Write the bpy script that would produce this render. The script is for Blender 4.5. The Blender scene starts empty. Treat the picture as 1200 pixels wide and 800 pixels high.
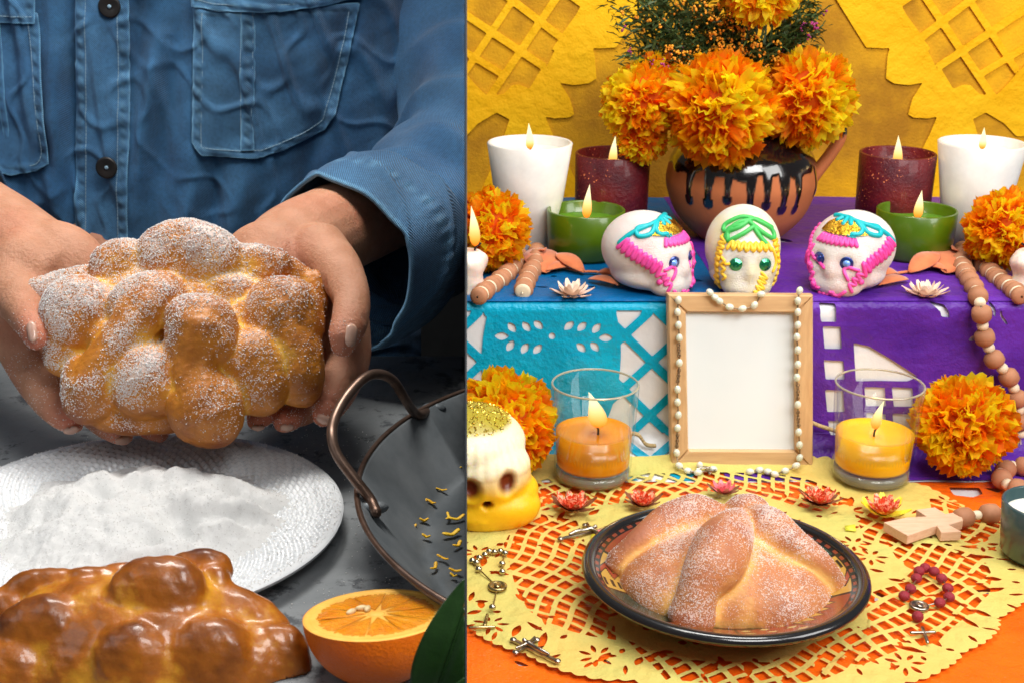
import bpy, bmesh, math, random
import numpy as np
from mathutils import Vector, Matrix
from mathutils.bvhtree import BVHTree
random.seed(7); RNG = np.random.default_rng(7)
S = bpy.context.scene
COL = S.collection
PI = math.pi
# ---------------------------------------------------------------- camera
PITCH = math.radians(19.0); FPX = 1600.0; PX0, PY0 = 546.0, 400.0; CH = 0.62
cam = bpy.data.cameras.new('camera'); camo = bpy.data.objects.new('camera', cam); COL.objects.link(camo)
camo.location = (0, 0, CH); camo.rotation_euler = (PI/2 - PITCH, 0, 0)
cam.sensor_width = 36; cam.lens = 36*FPX/1200; cam.shift_x = 54/1200; cam.clip_start = 0.02; cam.clip_end = 50
cam.dof.use_dof = True; cam.dof.focus_distance = 1.16; cam.dof.aperture_fstop = 18.0
S.camera = camo
# ---------------------------------------------------------------- world, lamps, exposure
w = bpy.data.worlds.new('World'); S.world = w; w.use_nodes = True
w.node_tree.nodes['Background'].inputs[0].default_value = (0.9, 0.95, 1.0, 1)
w.node_tree.nodes['Background'].inputs[1].default_value = 0.10
def area(name, loc, target, sx, sy, power, col):
    l = bpy.data.lights.new(name, 'AREA'); l.shape = 'RECTANGLE'; l.size = sx; l.size_y = sy; l.energy = power; l.color = col
    o = bpy.data.objects.new(name, l); COL.objects.link(o); o.location = loc
    o.rotation_euler = (Vector(target)-Vector(loc)).to_track_quat('-Z', 'Y').to_euler(); return o
area('kitchen_window_light', (-0.11, 1.14, 0.86), (-0.36, 1.20, 0.22), 0.16, 0.40, 4.6, (1.0, 0.96, 0.89))
area('kitchen_top_light', (-0.30, 1.20, 1.20), (-0.28, 1.0, 0.2), 0.30, 0.30, 5.2, (1.0, 0.97, 0.93))
area('kitchen_soft_light', (-1.1, 0.5, 1.1), (-0.3, 1.2, 0.25), 0.7, 0.7, 2.3, (0.9, 0.95, 1.0))
area('altar_key_light', (0.55, 0.25, 1.35), (0.30, 1.35, 0.1), 0.8, 0.6, 21.5, (1.0, 0.985, 0.965))
area('altar_fill_light', (1.15, 0.7, 0.9), (0.3, 1.45, 0.15), 0.6, 0.6, 9.5, (1.0, 0.99, 0.97))
area('altar_top_light', (0.32, 1.35, 1.3), (0.32, 1.5, 0.1), 0.55, 0.3, 10.0, (1.0, 0.98, 0.94))
S.view_settings.view_transform = 'Standard'; S.view_settings.look = 'None'
S.view_settings.exposure = 0.0; S.view_settings.gamma = 1.0
# ---------------------------------------------------------------- projection helpers (pixel of the photograph -> point in the room)
FW = np.array([0, math.cos(PITCH), -math.sin(PITCH)]); RT = np.array([1., 0, 0]); UP = np.array([0, math.sin(PITCH), math.cos(PITCH)])
CAM = np.array([0, 0, CH])
def ray(px, py): return FW + RT*((px-PX0)/FPX) + UP*(-(py-PY0)/FPX)
def at_z(px, py, z): r = ray(px, py); return CAM + r*((z-CH)/r[2])
def at_y(px, py, y): r = ray(px, py); return CAM + r*(y/r[1])
def at_d(px, py, d): return CAM + ray(px, py)*d
# ---------------------------------------------------------------- object helpers
def tag(o, label=None, cat=None, group=None, kind=None):
    if label: o['label'] = label
    if cat: o['category'] = cat
    if group: o['group'] = group
    if kind: o['kind'] = kind
    return o
def empty(name, loc, label, cat, group=None, rz=0):
    o = bpy.data.objects.new(name, None); COL.objects.link(o); o.location = loc; o.rotation_euler = (0, 0, rz)
    o.empty_display_size = 0.01
    return tag(o, label, cat, group)
def mkmesh(name, V, F, smooth=True):
    me = bpy.data.meshes.new(name)
    me.from_pydata([tuple(map(float, v)) for v in V], [], [tuple(int(i) for i in f) for f in F])
    me.validate(); me.update()
    if smooth: me.polygons.foreach_set('use_smooth', [True]*len(me.polygons))
    return me
def link(name, me, mat, parent=None, local=False):
    """link a mesh; parent: meshes are in world coordinates unless local=True"""
    o = bpy.data.objects.new(name, me); COL.objects.link(o)
    if mat is not None and len(me.materials) == 0: me.materials.append(mat)
    if parent is not None:
        o.parent = parent
        if not local:
            M = Matrix.Identity(4); st = []; p = parent
            while p is not None: st.append(p); p = p.parent
            for q in reversed(st): M = M @ q.matrix_parent_inverse @ Matrix.LocRotScale(q.location, q.rotation_euler, q.scale)
            o.matrix_parent_inverse = M.inverted()
    return o
def copy_tree(o, parent=None):
    c = o.copy(); COL.objects.link(c)
    if parent is not None: c.parent = parent
    for ch in [x for x in bpy.data.objects if x.parent == o]: copy_tree(ch, c)
    return c
class MB:
    def __init__(s): s.V = []; s.F = []; s.C = []
    def add(s, V, F, col=None):
        n = len(s.V); s.V += [tuple(v) for v in V]; s.F += [tuple(i+n for i in f) for f in F]
        if col is not None: s.C += [col]*len(V) if not (isinstance(col, list) and len(col) == len(V) and not isinstance(col[0], float)) else col
        return s
    def mesh(s, name='mesh', smooth=True):
        me = mkmesh(name, s.V, s.F, smooth)
        if s.C and len(s.C) == len(s.V): setcol(me, s.C)
        return me
    def build(s, name, mat, parent=None, smooth=True, local=False): return link(name, s.mesh(name, smooth), mat, parent, local)
def setcol(me, C, name='Col'):
    a = me.color_attributes.new(name, 'FLOAT_COLOR', 'POINT')
    C = np.asarray(C, dtype=np.float32)
    if C.ndim == 1: C = np.repeat(C[:, None], 3, 1)
    D = np.ones((len(C), 4), np.float32); D[:, :3] = C[:, :3]
    a.data.foreach_set('color', D.ravel())
def verts(me):
    a = np.empty(len(me.vertices)*3, np.float32); me.vertices.foreach_get('co', a); return a.reshape(-1, 3).astype(float)
def setverts(me, V): me.vertices.foreach_set('co', np.asarray(V, np.float32).ravel()); me.update()
def normals(me):
    a = np.empty(len(me.vertices)*3, np.float32); me.vertex_normals.foreach_get('vector', a); return a.reshape(-1, 3).astype(float)
def clipx(me, side):
    """cut a mesh at the dividing panel: keep x<0 (side=-1) or x>0 (side=+1)"""
    bm = bmesh.new(); bm.from_mesh(me)
    r = bmesh.ops.bisect_plane(bm, geom=bm.verts[:]+bm.edges[:]+bm.faces[:], plane_co=(side*0.0008, 0, 0), plane_no=(-side, 0, 0), clear_outer=True)
    es = [e for e in r['geom_cut'] if isinstance(e, bmesh.types.BMEdge)]
    try: bmesh.ops.holes_fill(bm, edges=es, sides=0)
    except Exception: pass
    bm.to_mesh(me); bm.free(); me.update(); return me
def cutz(me, z):
    """flat underside: everything below height z is cut away"""
    bm = bmesh.new(); bm.from_mesh(me)
    bmesh.ops.bisect_plane(bm, geom=bm.verts[:]+bm.edges[:]+bm.faces[:], plane_co=(0, 0, z), plane_no=(0, 0, -1), clear_outer=True); es = [e for e in bm.edges if e.is_boundary]; bmesh.ops.holes_fill(bm, edges=es, sides=0); bm.to_mesh(me); bm.free(); me.update(); return me
def lathe(prof, n=48, c=(0, 0, 0), a0=0, a1=2*PI):
    full = abs(a1-a0-2*PI) < 1e-6; m = n if full else n+1
    V = []; F = []
    for (r, z) in prof:
        for k in range(m):
            a = a0+(a1-a0)*k/n; V.append((c[0]+r*math.cos(a), c[1]+r*math.sin(a), c[2]+z))
    for i in range(len(prof)-1):
        for k in range(n):
            k2 = (k+1) % m; F.append((i*m+k, i*m+k2, (i+1)*m+k2, (i+1)*m+k))
    return V, F
def catmull(P, n):
    P = np.array(P, float); out = []
    Q = np.vstack([2*P[0]-P[1], P, 2*P[-1]-P[-2]])
    for i in range(1, len(Q)-2):
        for k in range(n):
            t = k/n; p0, p1, p2, p3 = Q[i-1], Q[i], Q[i+1], Q[i+2]
            out.append(0.5*((2*p1)+(-p0+p2)*t+(2*p0-5*p1+4*p2-p3)*t*t+(-p0+3*p1-3*p2+p3)*t**3))
    out.append(P[-1]); return np.array(out)
def sweep(P, R, n=10, caps=True, sub=0, flat=1.0, closed=False, upv=None):
    """tube along points P with radii R (scalar or list); rounded ends"""
    P = np.array(P, float); R = np.full(len(P), R, float) if np.isscalar(R) else np.array(R, float)
    if sub: 
        Z = catmull(np.hstack([P, R[:, None]]), sub); P = Z[:, :3]; R = np.abs(Z[:, 3])
    m = len(P); T = np.gradient(P, axis=0)
    if closed: T = np.roll(P, -1, 0)-np.roll(P, 1, 0)
    T /= np.linalg.norm(T, axis=1)[:, None]+1e-12
    u = np.array(upv if upv is not None else ((0, 0, 1.) if abs(T[0][2]) < 0.9 else (1., 0, 0)), float)
    V = []; F = []; rings = 0
    def ring(p, r, a, b):
        nonlocal rings
        for k in range(n):
            th = 2*PI*k/n; V.append(p+r*(math.cos(th)*a+math.sin(th)*b*flat))
        rings += 1
    frames = []
    for i in range(m):
        a = np.cross(T[i], u); a /= np.linalg.norm(a)+1e-12; b = np.cross(a, T[i]); 
        if upv is None: u = b
        frames.append((a, b))
    if caps and not closed:
        for f in (1.0, 0.7): 
            s = math.sqrt(max(0, 1-f*f)); ring(P[0]-T[0]*R[0]*f, max(R[0]*s, R[0]*0.05), *frames[0])
    for i in range(m): ring(P[i], R[i], *frames[i])
    if caps and not closed:
        for f in (0.7, 1.0):
            s = math.sqrt(max(0, 1-f*f)); ring(P[-1]+T[-1]*R[-1]*f, max(R[-1]*s, R[-1]*0.05), *frames[-1])
    for i in range(rings-1+(1 if closed else 0)):
        j = (i+1) % rings
        for k in range(n): F.append((i*n+k, i*n+(k+1) % n, j*n+(k+1) % n, j*n+k))
    if caps and not closed: F.append(tuple(range(n))[::-1]); F.append(tuple((rings-1)*n+k for k in range(n)))
    return [tuple(v) for v in V], F
def ball(c, r, nu=12, nv=8, axes=None, p=2.0):
    """ellipsoid; r scalar or 3 radii along axes (3x3 rows)"""
    r = (r, r, r) if np.isscalar(r) else r; A = np.eye(3) if axes is None else np.array(axes)
    V = [np.array(c)+A[2]*r[2]]; F = []
    for j in range(1, nv):
        ph = PI*j/nv
        for i in range(nu):
            th = 2*PI*i/nu; x, y, z = math.sin(ph)*math.cos(th), math.sin(ph)*math.sin(th), math.cos(ph); k = (abs(x)**p+abs(y)**p+abs(z)**p)**(-1/p)
            V.append(np.array(c)+A[0]*r[0]*x*k+A[1]*r[1]*y*k+A[2]*r[2]*z*k)
    V.append(np.array(c)-A[2]*r[2]); L = len(V)-1
    for i in range(nu):
        F.append((0, 1+i, 1+(i+1) % nu)); F.append((L, 1+(nv-2)*nu+(i+1) % nu, 1+(nv-2)*nu+i))
        for j in range(nv-2): F.append((1+j*nu+i, 1+(j+1)*nu+i, 1+(j+1)*nu+(i+1) % nu, 1+j*nu+(i+1) % nu))
    return [tuple(v) for v in V], F
def box(c, s, rz=0.0):
    V = [];
    for x in (-.5, .5):
        for y in (-.5, .5):
            for z in (-.5, .5):
                X, Y = x*s[0], y*s[1]; V.append((c[0]+X*math.cos(rz)-Y*math.sin(rz), c[1]+X*math.sin(rz)+Y*math.cos(rz), c[2]+z*s[2]))
    return V, [(0, 1, 3, 2), (4, 6, 7, 5), (0, 4, 5, 1), (2, 3, 7, 6), (0, 2, 6, 4), (1, 5, 7, 3)]
def bevel(me, w, seg=2):
    bm = bmesh.new(); bm.from_mesh(me); bmesh.ops.bevel(bm, geom=bm.edges[:], offset=w, segments=seg, affect='EDGES', profile=0.5)
    bm.to_mesh(me); bm.free(); me.update(); return me
def evalmesh(me, mods):
    o = bpy.data.objects.new('tmp', me); COL.objects.link(o)
    for (t, kw) in mods:
        m = o.modifiers.new(t, t)
        for k, v in kw.items(): setattr(m, k, v)
    dg = bpy.context.evaluated_depsgraph_get(); dg.update()
    r = bpy.data.meshes.new_from_object(o.evaluated_get(dg)); bpy.data.objects.remove(o)
    return r
def fuse(mb, voxel, smooth=4, factor=0.5):
    """join the overlapping shapes of mb into one continuous skin"""
    me = evalmesh(mb.mesh('fuse'), [('REMESH', dict(mode='VOXEL', voxel_size=voxel)), ('SMOOTH', dict(factor=factor, iterations=smooth))])
    me.materials.clear(); me.polygons.foreach_set('use_smooth', [True]*len(me.polygons)); return me
def edges_of(me):
    e = np.empty(len(me.edges)*2, np.int32); me.edges.foreach_get('vertices', e); return e.reshape(-1, 2)
def cavity(me, its=40):
    """how far each vertex stands proud of the smoothed form (+) or lies in a crease (-)"""
    P = verts(me); Q = P.copy(); E = edges_of(me); deg = np.bincount(E.ravel(), minlength=len(P)).astype(float)[:, None]
    for _ in range(its):
        A = np.zeros_like(Q)
        for c in range(3): A[:, c] = np.bincount(E[:, 0], Q[E[:, 1], c], len(P))+np.bincount(E[:, 1], Q[E[:, 0], c], len(P))
        Q = 0.3*Q+0.7*A/np.maximum(deg, 1)
    return ((P-Q)*normals(me)).sum(1)
def wob(P, scale, seed=0, n=9):
    """cheap smooth noise -1..1"""
    r = np.random.default_rng(seed); P = np.atleast_2d(P); o = np.zeros(len(P))
    for _ in range(n):
        k = r.normal(size=P.shape[1])*scale; o += np.sin(P@k+r.uniform(0, 6.28))
    return o/n**0.5
def pts_on(me, n, seed=0, cond=None):
    """random points with normals on a mesh"""
    r = np.random.default_rng(seed); me.calc_loop_triangles(); T = np.empty(len(me.loop_triangles)*3, np.int32); me.loop_triangles.foreach_get('vertices', T); T = T.reshape(-1, 3)
    V = verts(me); a, b, c = V[T[:, 0]], V[T[:, 1]], V[T[:, 2]]; N = np.cross(b-a, c-a); A = np.linalg.norm(N, axis=1); N /= A[:, None]+1e-15
    w_ = A.copy()
    if cond is not None: w_ *= cond((a+b+c)/3, N, T)
    idx = r.choice(len(T), n, p=w_/w_.sum()); u = r.random(n); v = r.random(n); s = u+v > 1; u[s] = 1-u[s]; v[s] = 1-v[s]
    return a[idx]+u[:, None]*(b-a)[idx]+v[:, None]*(c-a)[idx], N[idx]
def grains(P, N, size, seed=1):
    r = np.random.default_rng(seed); mb_V = []; mb_F = []
    O = np.array([(1, 0, 0), (-1, 0, 0), (0, 1, 0), (0, -1, 0), (0, 0, 1), (0, 0, -1)], float); FF = [(0, 2, 4), (2, 1, 4), (1, 3, 4), (3, 0, 4), (2, 0, 5), (1, 2, 5), (3, 1, 5), (0, 3, 5)]
    for i, (p, n) in enumerate(zip(P, N)):
        s = size*r.uniform(0.5, 1.3); q, _ = np.linalg.qr(r.normal(size=(3, 3))); V = (O*np.array([s, s*0.8, s*0.9]))@q+p+n*s*0.4
        mb_V.append(V); mb_F += [(a+6*i, b+6*i, c+6*i) for a, b, c in FF]
    return mkmesh('grains', np.vstack(mb_V), mb_F, False)
# ---- 2-D shapes as signed distances (negative inside), used to cut openings out of paper
def s_poly(P):
    P = np.array(P, float)
    def f(u, v):
        d = np.full(u.shape, 1e9); ins = np.zeros(u.shape, bool); n = len(P)
        for i in range(n):
            a = P[i]; b = P[(i+1) % n]; e = b-a; wx = u-a[0]; wy = v-a[1]
            t = np.clip((wx*e[0]+wy*e[1])/(e@e+1e-12), 0, 1); d = np.minimum(d, (wx-e[0]*t)**2+(wy-e[1]*t)**2)
            c = ((a[1] > v) != (b[1] > v)); 
            with np.errstate(divide='ignore', invalid='ignore'):
                xi = (b[0]-a[0])*(v-a[1])/(b[1]-a[1])+a[0]
            ins ^= c & (u < xi)
        return np.where(ins, -1, 1)*np.sqrt(d)
    return f
def s_ell(cx, cy, a, b, rot=0):
    c, s = math.cos(rot), math.sin(rot)
    def f(u, v):
        x = (u-cx)*c+(v-cy)*s; y = -(u-cx)*s+(v-cy)*c
        return (np.sqrt((x/a)**2+(y/b)**2)-1)*min(a, b)
    return f
def s_leaf(cx, cy, L, W, rot=0):
    c, s = math.cos(rot), math.sin(rot)
    def f(u, v):
        x = (u-cx)*c+(v-cy)*s; y = -(u-cx)*s+(v-cy)*c
        return np.abs(y)-W/2*(1-np.clip((2*x/L)**2, 0, 4))
    return f
def s_lat(pitch, strip, ang1, ang2, p0=(0, 0), pitch2=None):
    """openings of a lattice of strips"""
    pitch2 = pitch2 or pitch
    def f(u, v):
        d = []
        for a, p in ((ang1, pitch), (ang2, pitch2)):
            t = (u-p0[0])*math.cos(a)+(v-p0[1])*math.sin(a); d.append(np.abs((t/p) % 1-0.5)*p)
        return np.maximum(d[0]-(p_h1), d[1]-(p_h2))
    p_h1 = pitch/2-strip/2; p_h2 = pitch2/2-strip/2
    return f
def cutsheet(f, u0, u1, v0, v1, nu, nv, mp):
    """paper sheet: keeps f>0, openings get clean edges; mp maps (u,v)->xyz arrays"""
    us = np.linspace(u0, u1, nu+1); vs = np.linspace(v0, v1, nv+1); U, Vv = np.meshgrid(us, vs, indexing='ij'); W = f(U, Vv)
    W = np.where(np.abs(W) < 1e-9, 1e-9, W); pos = W > 0
    pts = []; key = {}; F = []
    def gv(i, j):
        k = (i, j)
        if k not in key: key[k] = len(pts); pts.append((us[i], vs[j]))
        return key[k]
    def ev(a, b):
        k = (a, b) if a < b else (b, a)
        if k not in key:
            A, B = k; t = W[A]/(W[A]-W[B]); t = min(max(t, 0.05), 0.95); key[k] = len(pts)
            pts.append((us[A[0]]*(1-t)+us[B[0]]*t, vs[A[1]]*(1-t)+vs[B[1]]*t))
        return key[k]
    for i in range(nu):
        for j in range(nv):
            cs = [(i, j), (i+1, j), (i+1, j+1), (i, j+1)]; s = [pos[c] for c in cs]; k = sum(s)
            if k == 4: F.append(tuple(gv(*c) for c in cs))
            elif k:
                poly = []
                for q in range(4):
                    a, b = cs[q], cs[(q+1) % 4]
                    if pos[a]: poly.append(gv(*a))
                    if pos[a] != pos[b]: poly.append(ev(a, b))
                if len(poly) > 2: F.append(tuple(poly))
    p = np.array(pts); X = mp(p[:, 0], p[:, 1]); return mkmesh('sheet', X, F, True), p
def union(*fs): return lambda u, v: np.minimum.reduce([f(u, v) for f in fs])
def inter(*fs): return lambda u, v: np.maximum.reduce([f(u, v) for f in fs])
# ---------------------------------------------------------------- materials
def _n(nt, t, **kw):
    n = nt.nodes.new(t)
    for k, v in kw.items():
        if k in n.inputs: n.inputs[k].default_value = v
        else: setattr(n, k, v)
    return n
def pmat(name, col, col2=None, ns=30.0, rough=0.6, bump=0.0, bs=200.0, metal=0.0, sss=0.0, sssr=(1, .5, .3), coat=0.0, sheen=0.0, spec=0.5, detail=4.0,
         attr=None, stretch=None, trans=0.0, emit=None, estr=0.0, rvar=0.0, bd=0.3, contrast=(0.35, 0.65), ior=1.45):
    m = bpy.data.materials.new(name); m.use_nodes = True; nt = m.node_tree; b = nt.nodes['Principled BSDF']; L = nt.links.new
    tc = _n(nt, 'ShaderNodeTexCoord'); vec = tc.outputs['Object']
    if stretch: 
        mp_ = _n(nt, 'ShaderNodeMapping'); mp_.inputs['Scale'].default_value = stretch; L(vec, mp_.inputs['Vector']); vec = mp_.outputs[0]
    no = _n(nt, 'ShaderNodeTexNoise', Scale=ns, Detail=detail, Roughness=0.6); L(vec, no.inputs['Vector'])
    cr = _n(nt, 'ShaderNodeMapRange'); cr.inputs[1].default_value = contrast[0]; cr.inputs[2].default_value = contrast[1]; L(no.outputs[0], cr.inputs[0])
    mx = _n(nt, 'ShaderNodeMix', data_type='RGBA'); L(cr.outputs[0], mx.inputs[0])
    col2 = col2 or tuple(c*0.85 for c in col)
    mx.inputs[6].default_value = (*col, 1); mx.inputs[7].default_value = (*col2, 1); out = mx.outputs[2]
    if attr:
        at = _n(nt, 'ShaderNodeVertexColor', layer_name=attr); mu = _n(nt, 'ShaderNodeMix', data_type='RGBA', blend_type='MULTIPLY'); mu.inputs[0].default_value = 1
        L(at.outputs[0], mu.inputs[6]); L(out, mu.inputs[7]); out = mu.outputs[2]
    L(out, b.inputs['Base Color'])
    b.inputs['Roughness'].default_value = rough; b.inputs['Metallic'].default_value = metal; b.inputs['Specular IOR Level'].default_value = spec; b.inputs['IOR'].default_value = ior
    if rvar:
        rm = _n(nt, 'ShaderNodeMapRange'); rm.inputs[3].default_value = rough-rvar; rm.inputs[4].default_value = rough+rvar; L(no.outputs[0], rm.inputs[0]); L(rm.outputs[0], b.inputs['Roughness'])
    if sss: b.inputs['Subsurface Weight'].default_value = sss; b.inputs['Subsurface Radius'].default_value = sssr; b.inputs['Subsurface Scale'].default_value = 0.01
    if coat: b.inputs['Coat Weight'].default_value = coat; b.inputs['Coat Roughness'].default_value = 0.08
    if sheen: b.inputs['Sheen Weight'].default_value = sheen; b.inputs['Sheen Roughness'].default_value = 0.5
    if trans: b.inputs['Transmission Weight'].default_value = trans
    if emit: b.inputs['Emission Color'].default_value = (*emit, 1); b.inputs['Emission Strength'].default_value = estr
    if bump:
        n2 = _n(nt, 'ShaderNodeTexNoise', Scale=bs, Detail=5.0, Roughness=0.65); L(vec, n2.inputs['Vector'])
        bp = _n(nt, 'ShaderNodeBump', Strength=bump, Distance=bd*0.01); L(n2.outputs[0], bp.inputs['Height']); L(bp.outputs[0], b.inputs['Normal'])
    return m
def glassmat(name, tint=(1, 1, 1), rough=0.02, thick=1.35, rim=0.06):
    """thin clear glass: mirror-like by Fresnel, otherwise see-through with its tint"""
    m = bpy.data.materials.new(name); m.use_nodes = True; nt = m.node_tree; nt.nodes.remove(nt.nodes['Principled BSDF']); L = nt.links.new
    t = _n(nt, 'ShaderNodeBsdfTransparent'); t.inputs[0].default_value = (*tint, 1); g = _n(nt, 'ShaderNodeBsdfGlossy', Roughness=rough)
    fr = _n(nt, 'ShaderNodeLayerWeight', Blend=0.5); pw = _n(nt, 'ShaderNodeMath', operation='POWER'); pw.inputs[1].default_value = 4.0; L(fr.outputs['Facing'], pw.inputs[0])
    ad = _n(nt, 'ShaderNodeMath', operation='MULTIPLY_ADD'); ad.inputs[1].default_value = 0.55; ad.inputs[2].default_value = rim; L(pw.outputs[0], ad.inputs[0])
    mx = _n(nt, 'ShaderNodeMixShader'); L(ad.outputs[0], mx.inputs[0]); L(t.outputs[0], mx.inputs[1]); L(g.outputs[0], mx.inputs[2]); L(mx.outputs[0], nt.nodes['Material Output'].inputs[0])
    return m
def paper(name, col, col2, trl=0.25, rough=0.6, ns=8):
    """thin tissue paper: part of the light goes through"""
    m = pmat(name, col, col2, ns=ns, rough=rough, spec=0.32, bump=0.8, bs=20, bd=0.9, detail=3)
    nt = m.node_tree; b = nt.nodes['Principled BSDF']; tr = _n(nt, 'ShaderNodeBsdfTranslucent'); tr.inputs[0].default_value = (*col, 1)
    mx = _n(nt, 'ShaderNodeMixShader'); mx.inputs[0].default_value = trl; nt.links.new(b.outputs[0], mx.inputs[1]); nt.links.new(tr.outputs[0], mx.inputs[2]); nt.links.new(mx.outputs[0], nt.nodes['Material Output'].inputs[0])
    return m
def breadmat(name, brown, mid, pale, sugar=1.0, rough=0.5, coat=0.0, lo=-0.002, hi=0.003, sugarcol=(0.80, 0.76, 0.74)):
    """crust baked brown on the raised parts and pale in the creases (attribute 'bake'), sugar crystals on top (attribute 'sugar')"""
    m = bpy.data.materials.new(name); m.use_nodes = True; nt = m.node_tree; b = nt.nodes['Principled BSDF']; L = nt.links.new
    tc = _n(nt, 'ShaderNodeTexCoord'); at = _n(nt, 'ShaderNodeVertexColor', layer_name='bake'); sx = _n(nt, 'ShaderNodeSeparateColor'); L(at.outputs[0], sx.inputs[0])
    no = _n(nt, 'ShaderNodeTexNoise', Scale=45.0, Detail=5.0, Roughness=0.6); L(tc.outputs['Object'], no.inputs['Vector'])
    ma = _n(nt, 'ShaderNodeMath', operation='MULTIPLY_ADD'); L(no.outputs[0], ma.inputs[0]); ma.inputs[1].default_value = 0.75; L(sx.outputs[0], ma.inputs[2])
    su = _n(nt, 'ShaderNodeMath', operation='SUBTRACT'); L(ma.outputs[0], su.inputs[0]); su.inputs[1].default_value = 0.37
    cr = _n(nt, 'ShaderNodeValToRGB'); e = cr.color_ramp.elements; e[0].position = 0.15; e[0].color = (*pale, 1); e[1].position = 0.9; e[1].color = (*brown, 1)
    x = e.new(0.5); x.color = (*mid, 1); L(su.outputs[0], cr.inputs[0]); out = cr.outputs[0]
    nb = _n(nt, 'ShaderNodeTexNoise', Scale=250.0, Detail=3.0); L(tc.outputs['Object'], nb.inputs['Vector']); h = nb.outputs[0]
    if sugar > 0:
        vo = _n(nt, 'ShaderNodeTexVoronoi', Scale=1050.0); L(tc.outputs['Object'], vo.inputs['Vector']); sc = _n(nt, 'ShaderNodeSeparateColor'); L(vo.outputs['Color'], sc.inputs[0])
        n3 = _n(nt, 'ShaderNodeTexNoise', Scale=70.0, Detail=4.0); L(tc.outputs['Object'], n3.inputs['Vector'])
        mm = _n(nt, 'ShaderNodeMath', operation='MULTIPLY'); L(n3.outputs[0], mm.inputs[0]); L(sx.outputs[1], mm.inputs[1])
        m2 = _n(nt, 'ShaderNodeMath', operation='MULTIPLY'); L(mm.outputs[0], m2.inputs[0]); m2.inputs[1].default_value = 1.55*sugar
        lt = _n(nt, 'ShaderNodeMath', operation='SUBTRACT'); L(m2.outputs[0], lt.inputs[0]); L(sc.outputs[0], lt.inputs[1])
        ml = _n(nt, 'ShaderNodeMapRange'); ml.inputs[1].default_value = -0.02; ml.inputs[2].default_value = 0.16; ml.inputs[4].default_value = 0.55; L(lt.outputs[0], ml.inputs[0])
        mx = _n(nt, 'ShaderNodeMix', data_type='RGBA'); L(ml.outputs[0], mx.inputs[0]); L(out, mx.inputs[6]); mx.inputs[7].default_value = (*sugarcol, 1); out = mx.outputs[2]
        hh = _n(nt, 'ShaderNodeMath', operation='ADD'); L(h, hh.inputs[0]); L(ml.outputs[0], hh.inputs[1]); h = hh.outputs[0]
    L(out, b.inputs['Base Color']); b.inputs['Roughness'].default_value = rough
    b.inputs['Subsurface Weight'].default_value = 0.12; b.inputs['Subsurface Scale'].default_value = 0.004
    if coat: b.inputs['Coat Weight'].default_value = coat; b.inputs['Coat Roughness'].default_value = 0.12
    bp = _n(nt, 'ShaderNodeBump', Strength=0.6 if sugar > 0 else 0.35, Distance=0.0012); L(h, bp.inputs['Height']); L(bp.outputs[0], b.inputs['Normal'])
    return m
# ================================================================ SETTING: the added dividing panel, floor, walls
M_panel = pmat('panel_grey', (0.10, 0.11, 0.12), rough=0.9)
me = bevel(mkmesh('p', *box((0, 1.73, 0.45), (0.001, 2.02, 1.9)), smooth=False), 0.0002, 1)
tag(link('added_divider', me, M_panel), kind='structure')  # added panel along the seam, tall enough to block light between the sets
M_floor = pmat('floor_dark', (0.06, 0.06, 0.062), (0.09, 0.09, 0.09), ns=5, rough=0.7, bump=0.3)
tag(link('floor', mkmesh('f', [(-4, -1, -.75), (4, -1, -.75), (4, 4, -.75), (-4, 4, -.75)], [(0, 1, 2, 3)]), M_floor), kind='structure')
M_wall = pmat('wall_dark_plaster', (0.12, 0.12, 0.12), (0.20, 0.195, 0.19), ns=7, rough=0.85, bump=0.5, bs=30)
tag(link('wall_back', mkmesh('wb', [(-4, 2.6, -.75), (-0.0006, 2.6, -.75), (-0.0006, 2.6, 2.2), (-4, 2.6, 2.2)], [(0, 1, 2, 3)]), M_wall), kind='structure')
# ---------------------------------------------------------------- altar: lower table, raised step
M_tabletop = pmat('altar_board', (0.5, 0.42, 0.33), rough=0.7)
STEPY, STEPZ = 1.41, 0.1765
t = empty('altar_table', (0.32, 1.25, -0.012), 'low altar table wholly covered by the orange paper and its white underlay', 'table')
link('tabletop', mkmesh('t', *box((0.411, 1.30, -0.018), (0.82, 1.24, 0.022)), smooth=False), M_tabletop, t)
for (lx, ly) in ((0.05, 0.74), (0.77, 0.74), (0.05, 1.86), (0.77, 1.86)):
    link('leg', mkmesh('l', *box((lx, ly, -0.39), (0.04, 0.04, 0.72)), smooth=False), M_tabletop, t)
o = link('altar_step', bevel(mkmesh('s', *box((0.4115, 1.655, 0.084), (0.815, 0.478, 0.178)), smooth=False), 0.004), M_tabletop)
tag(o, 'raised box step at the back of the altar under the blue and purple papers', 'step')
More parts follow.
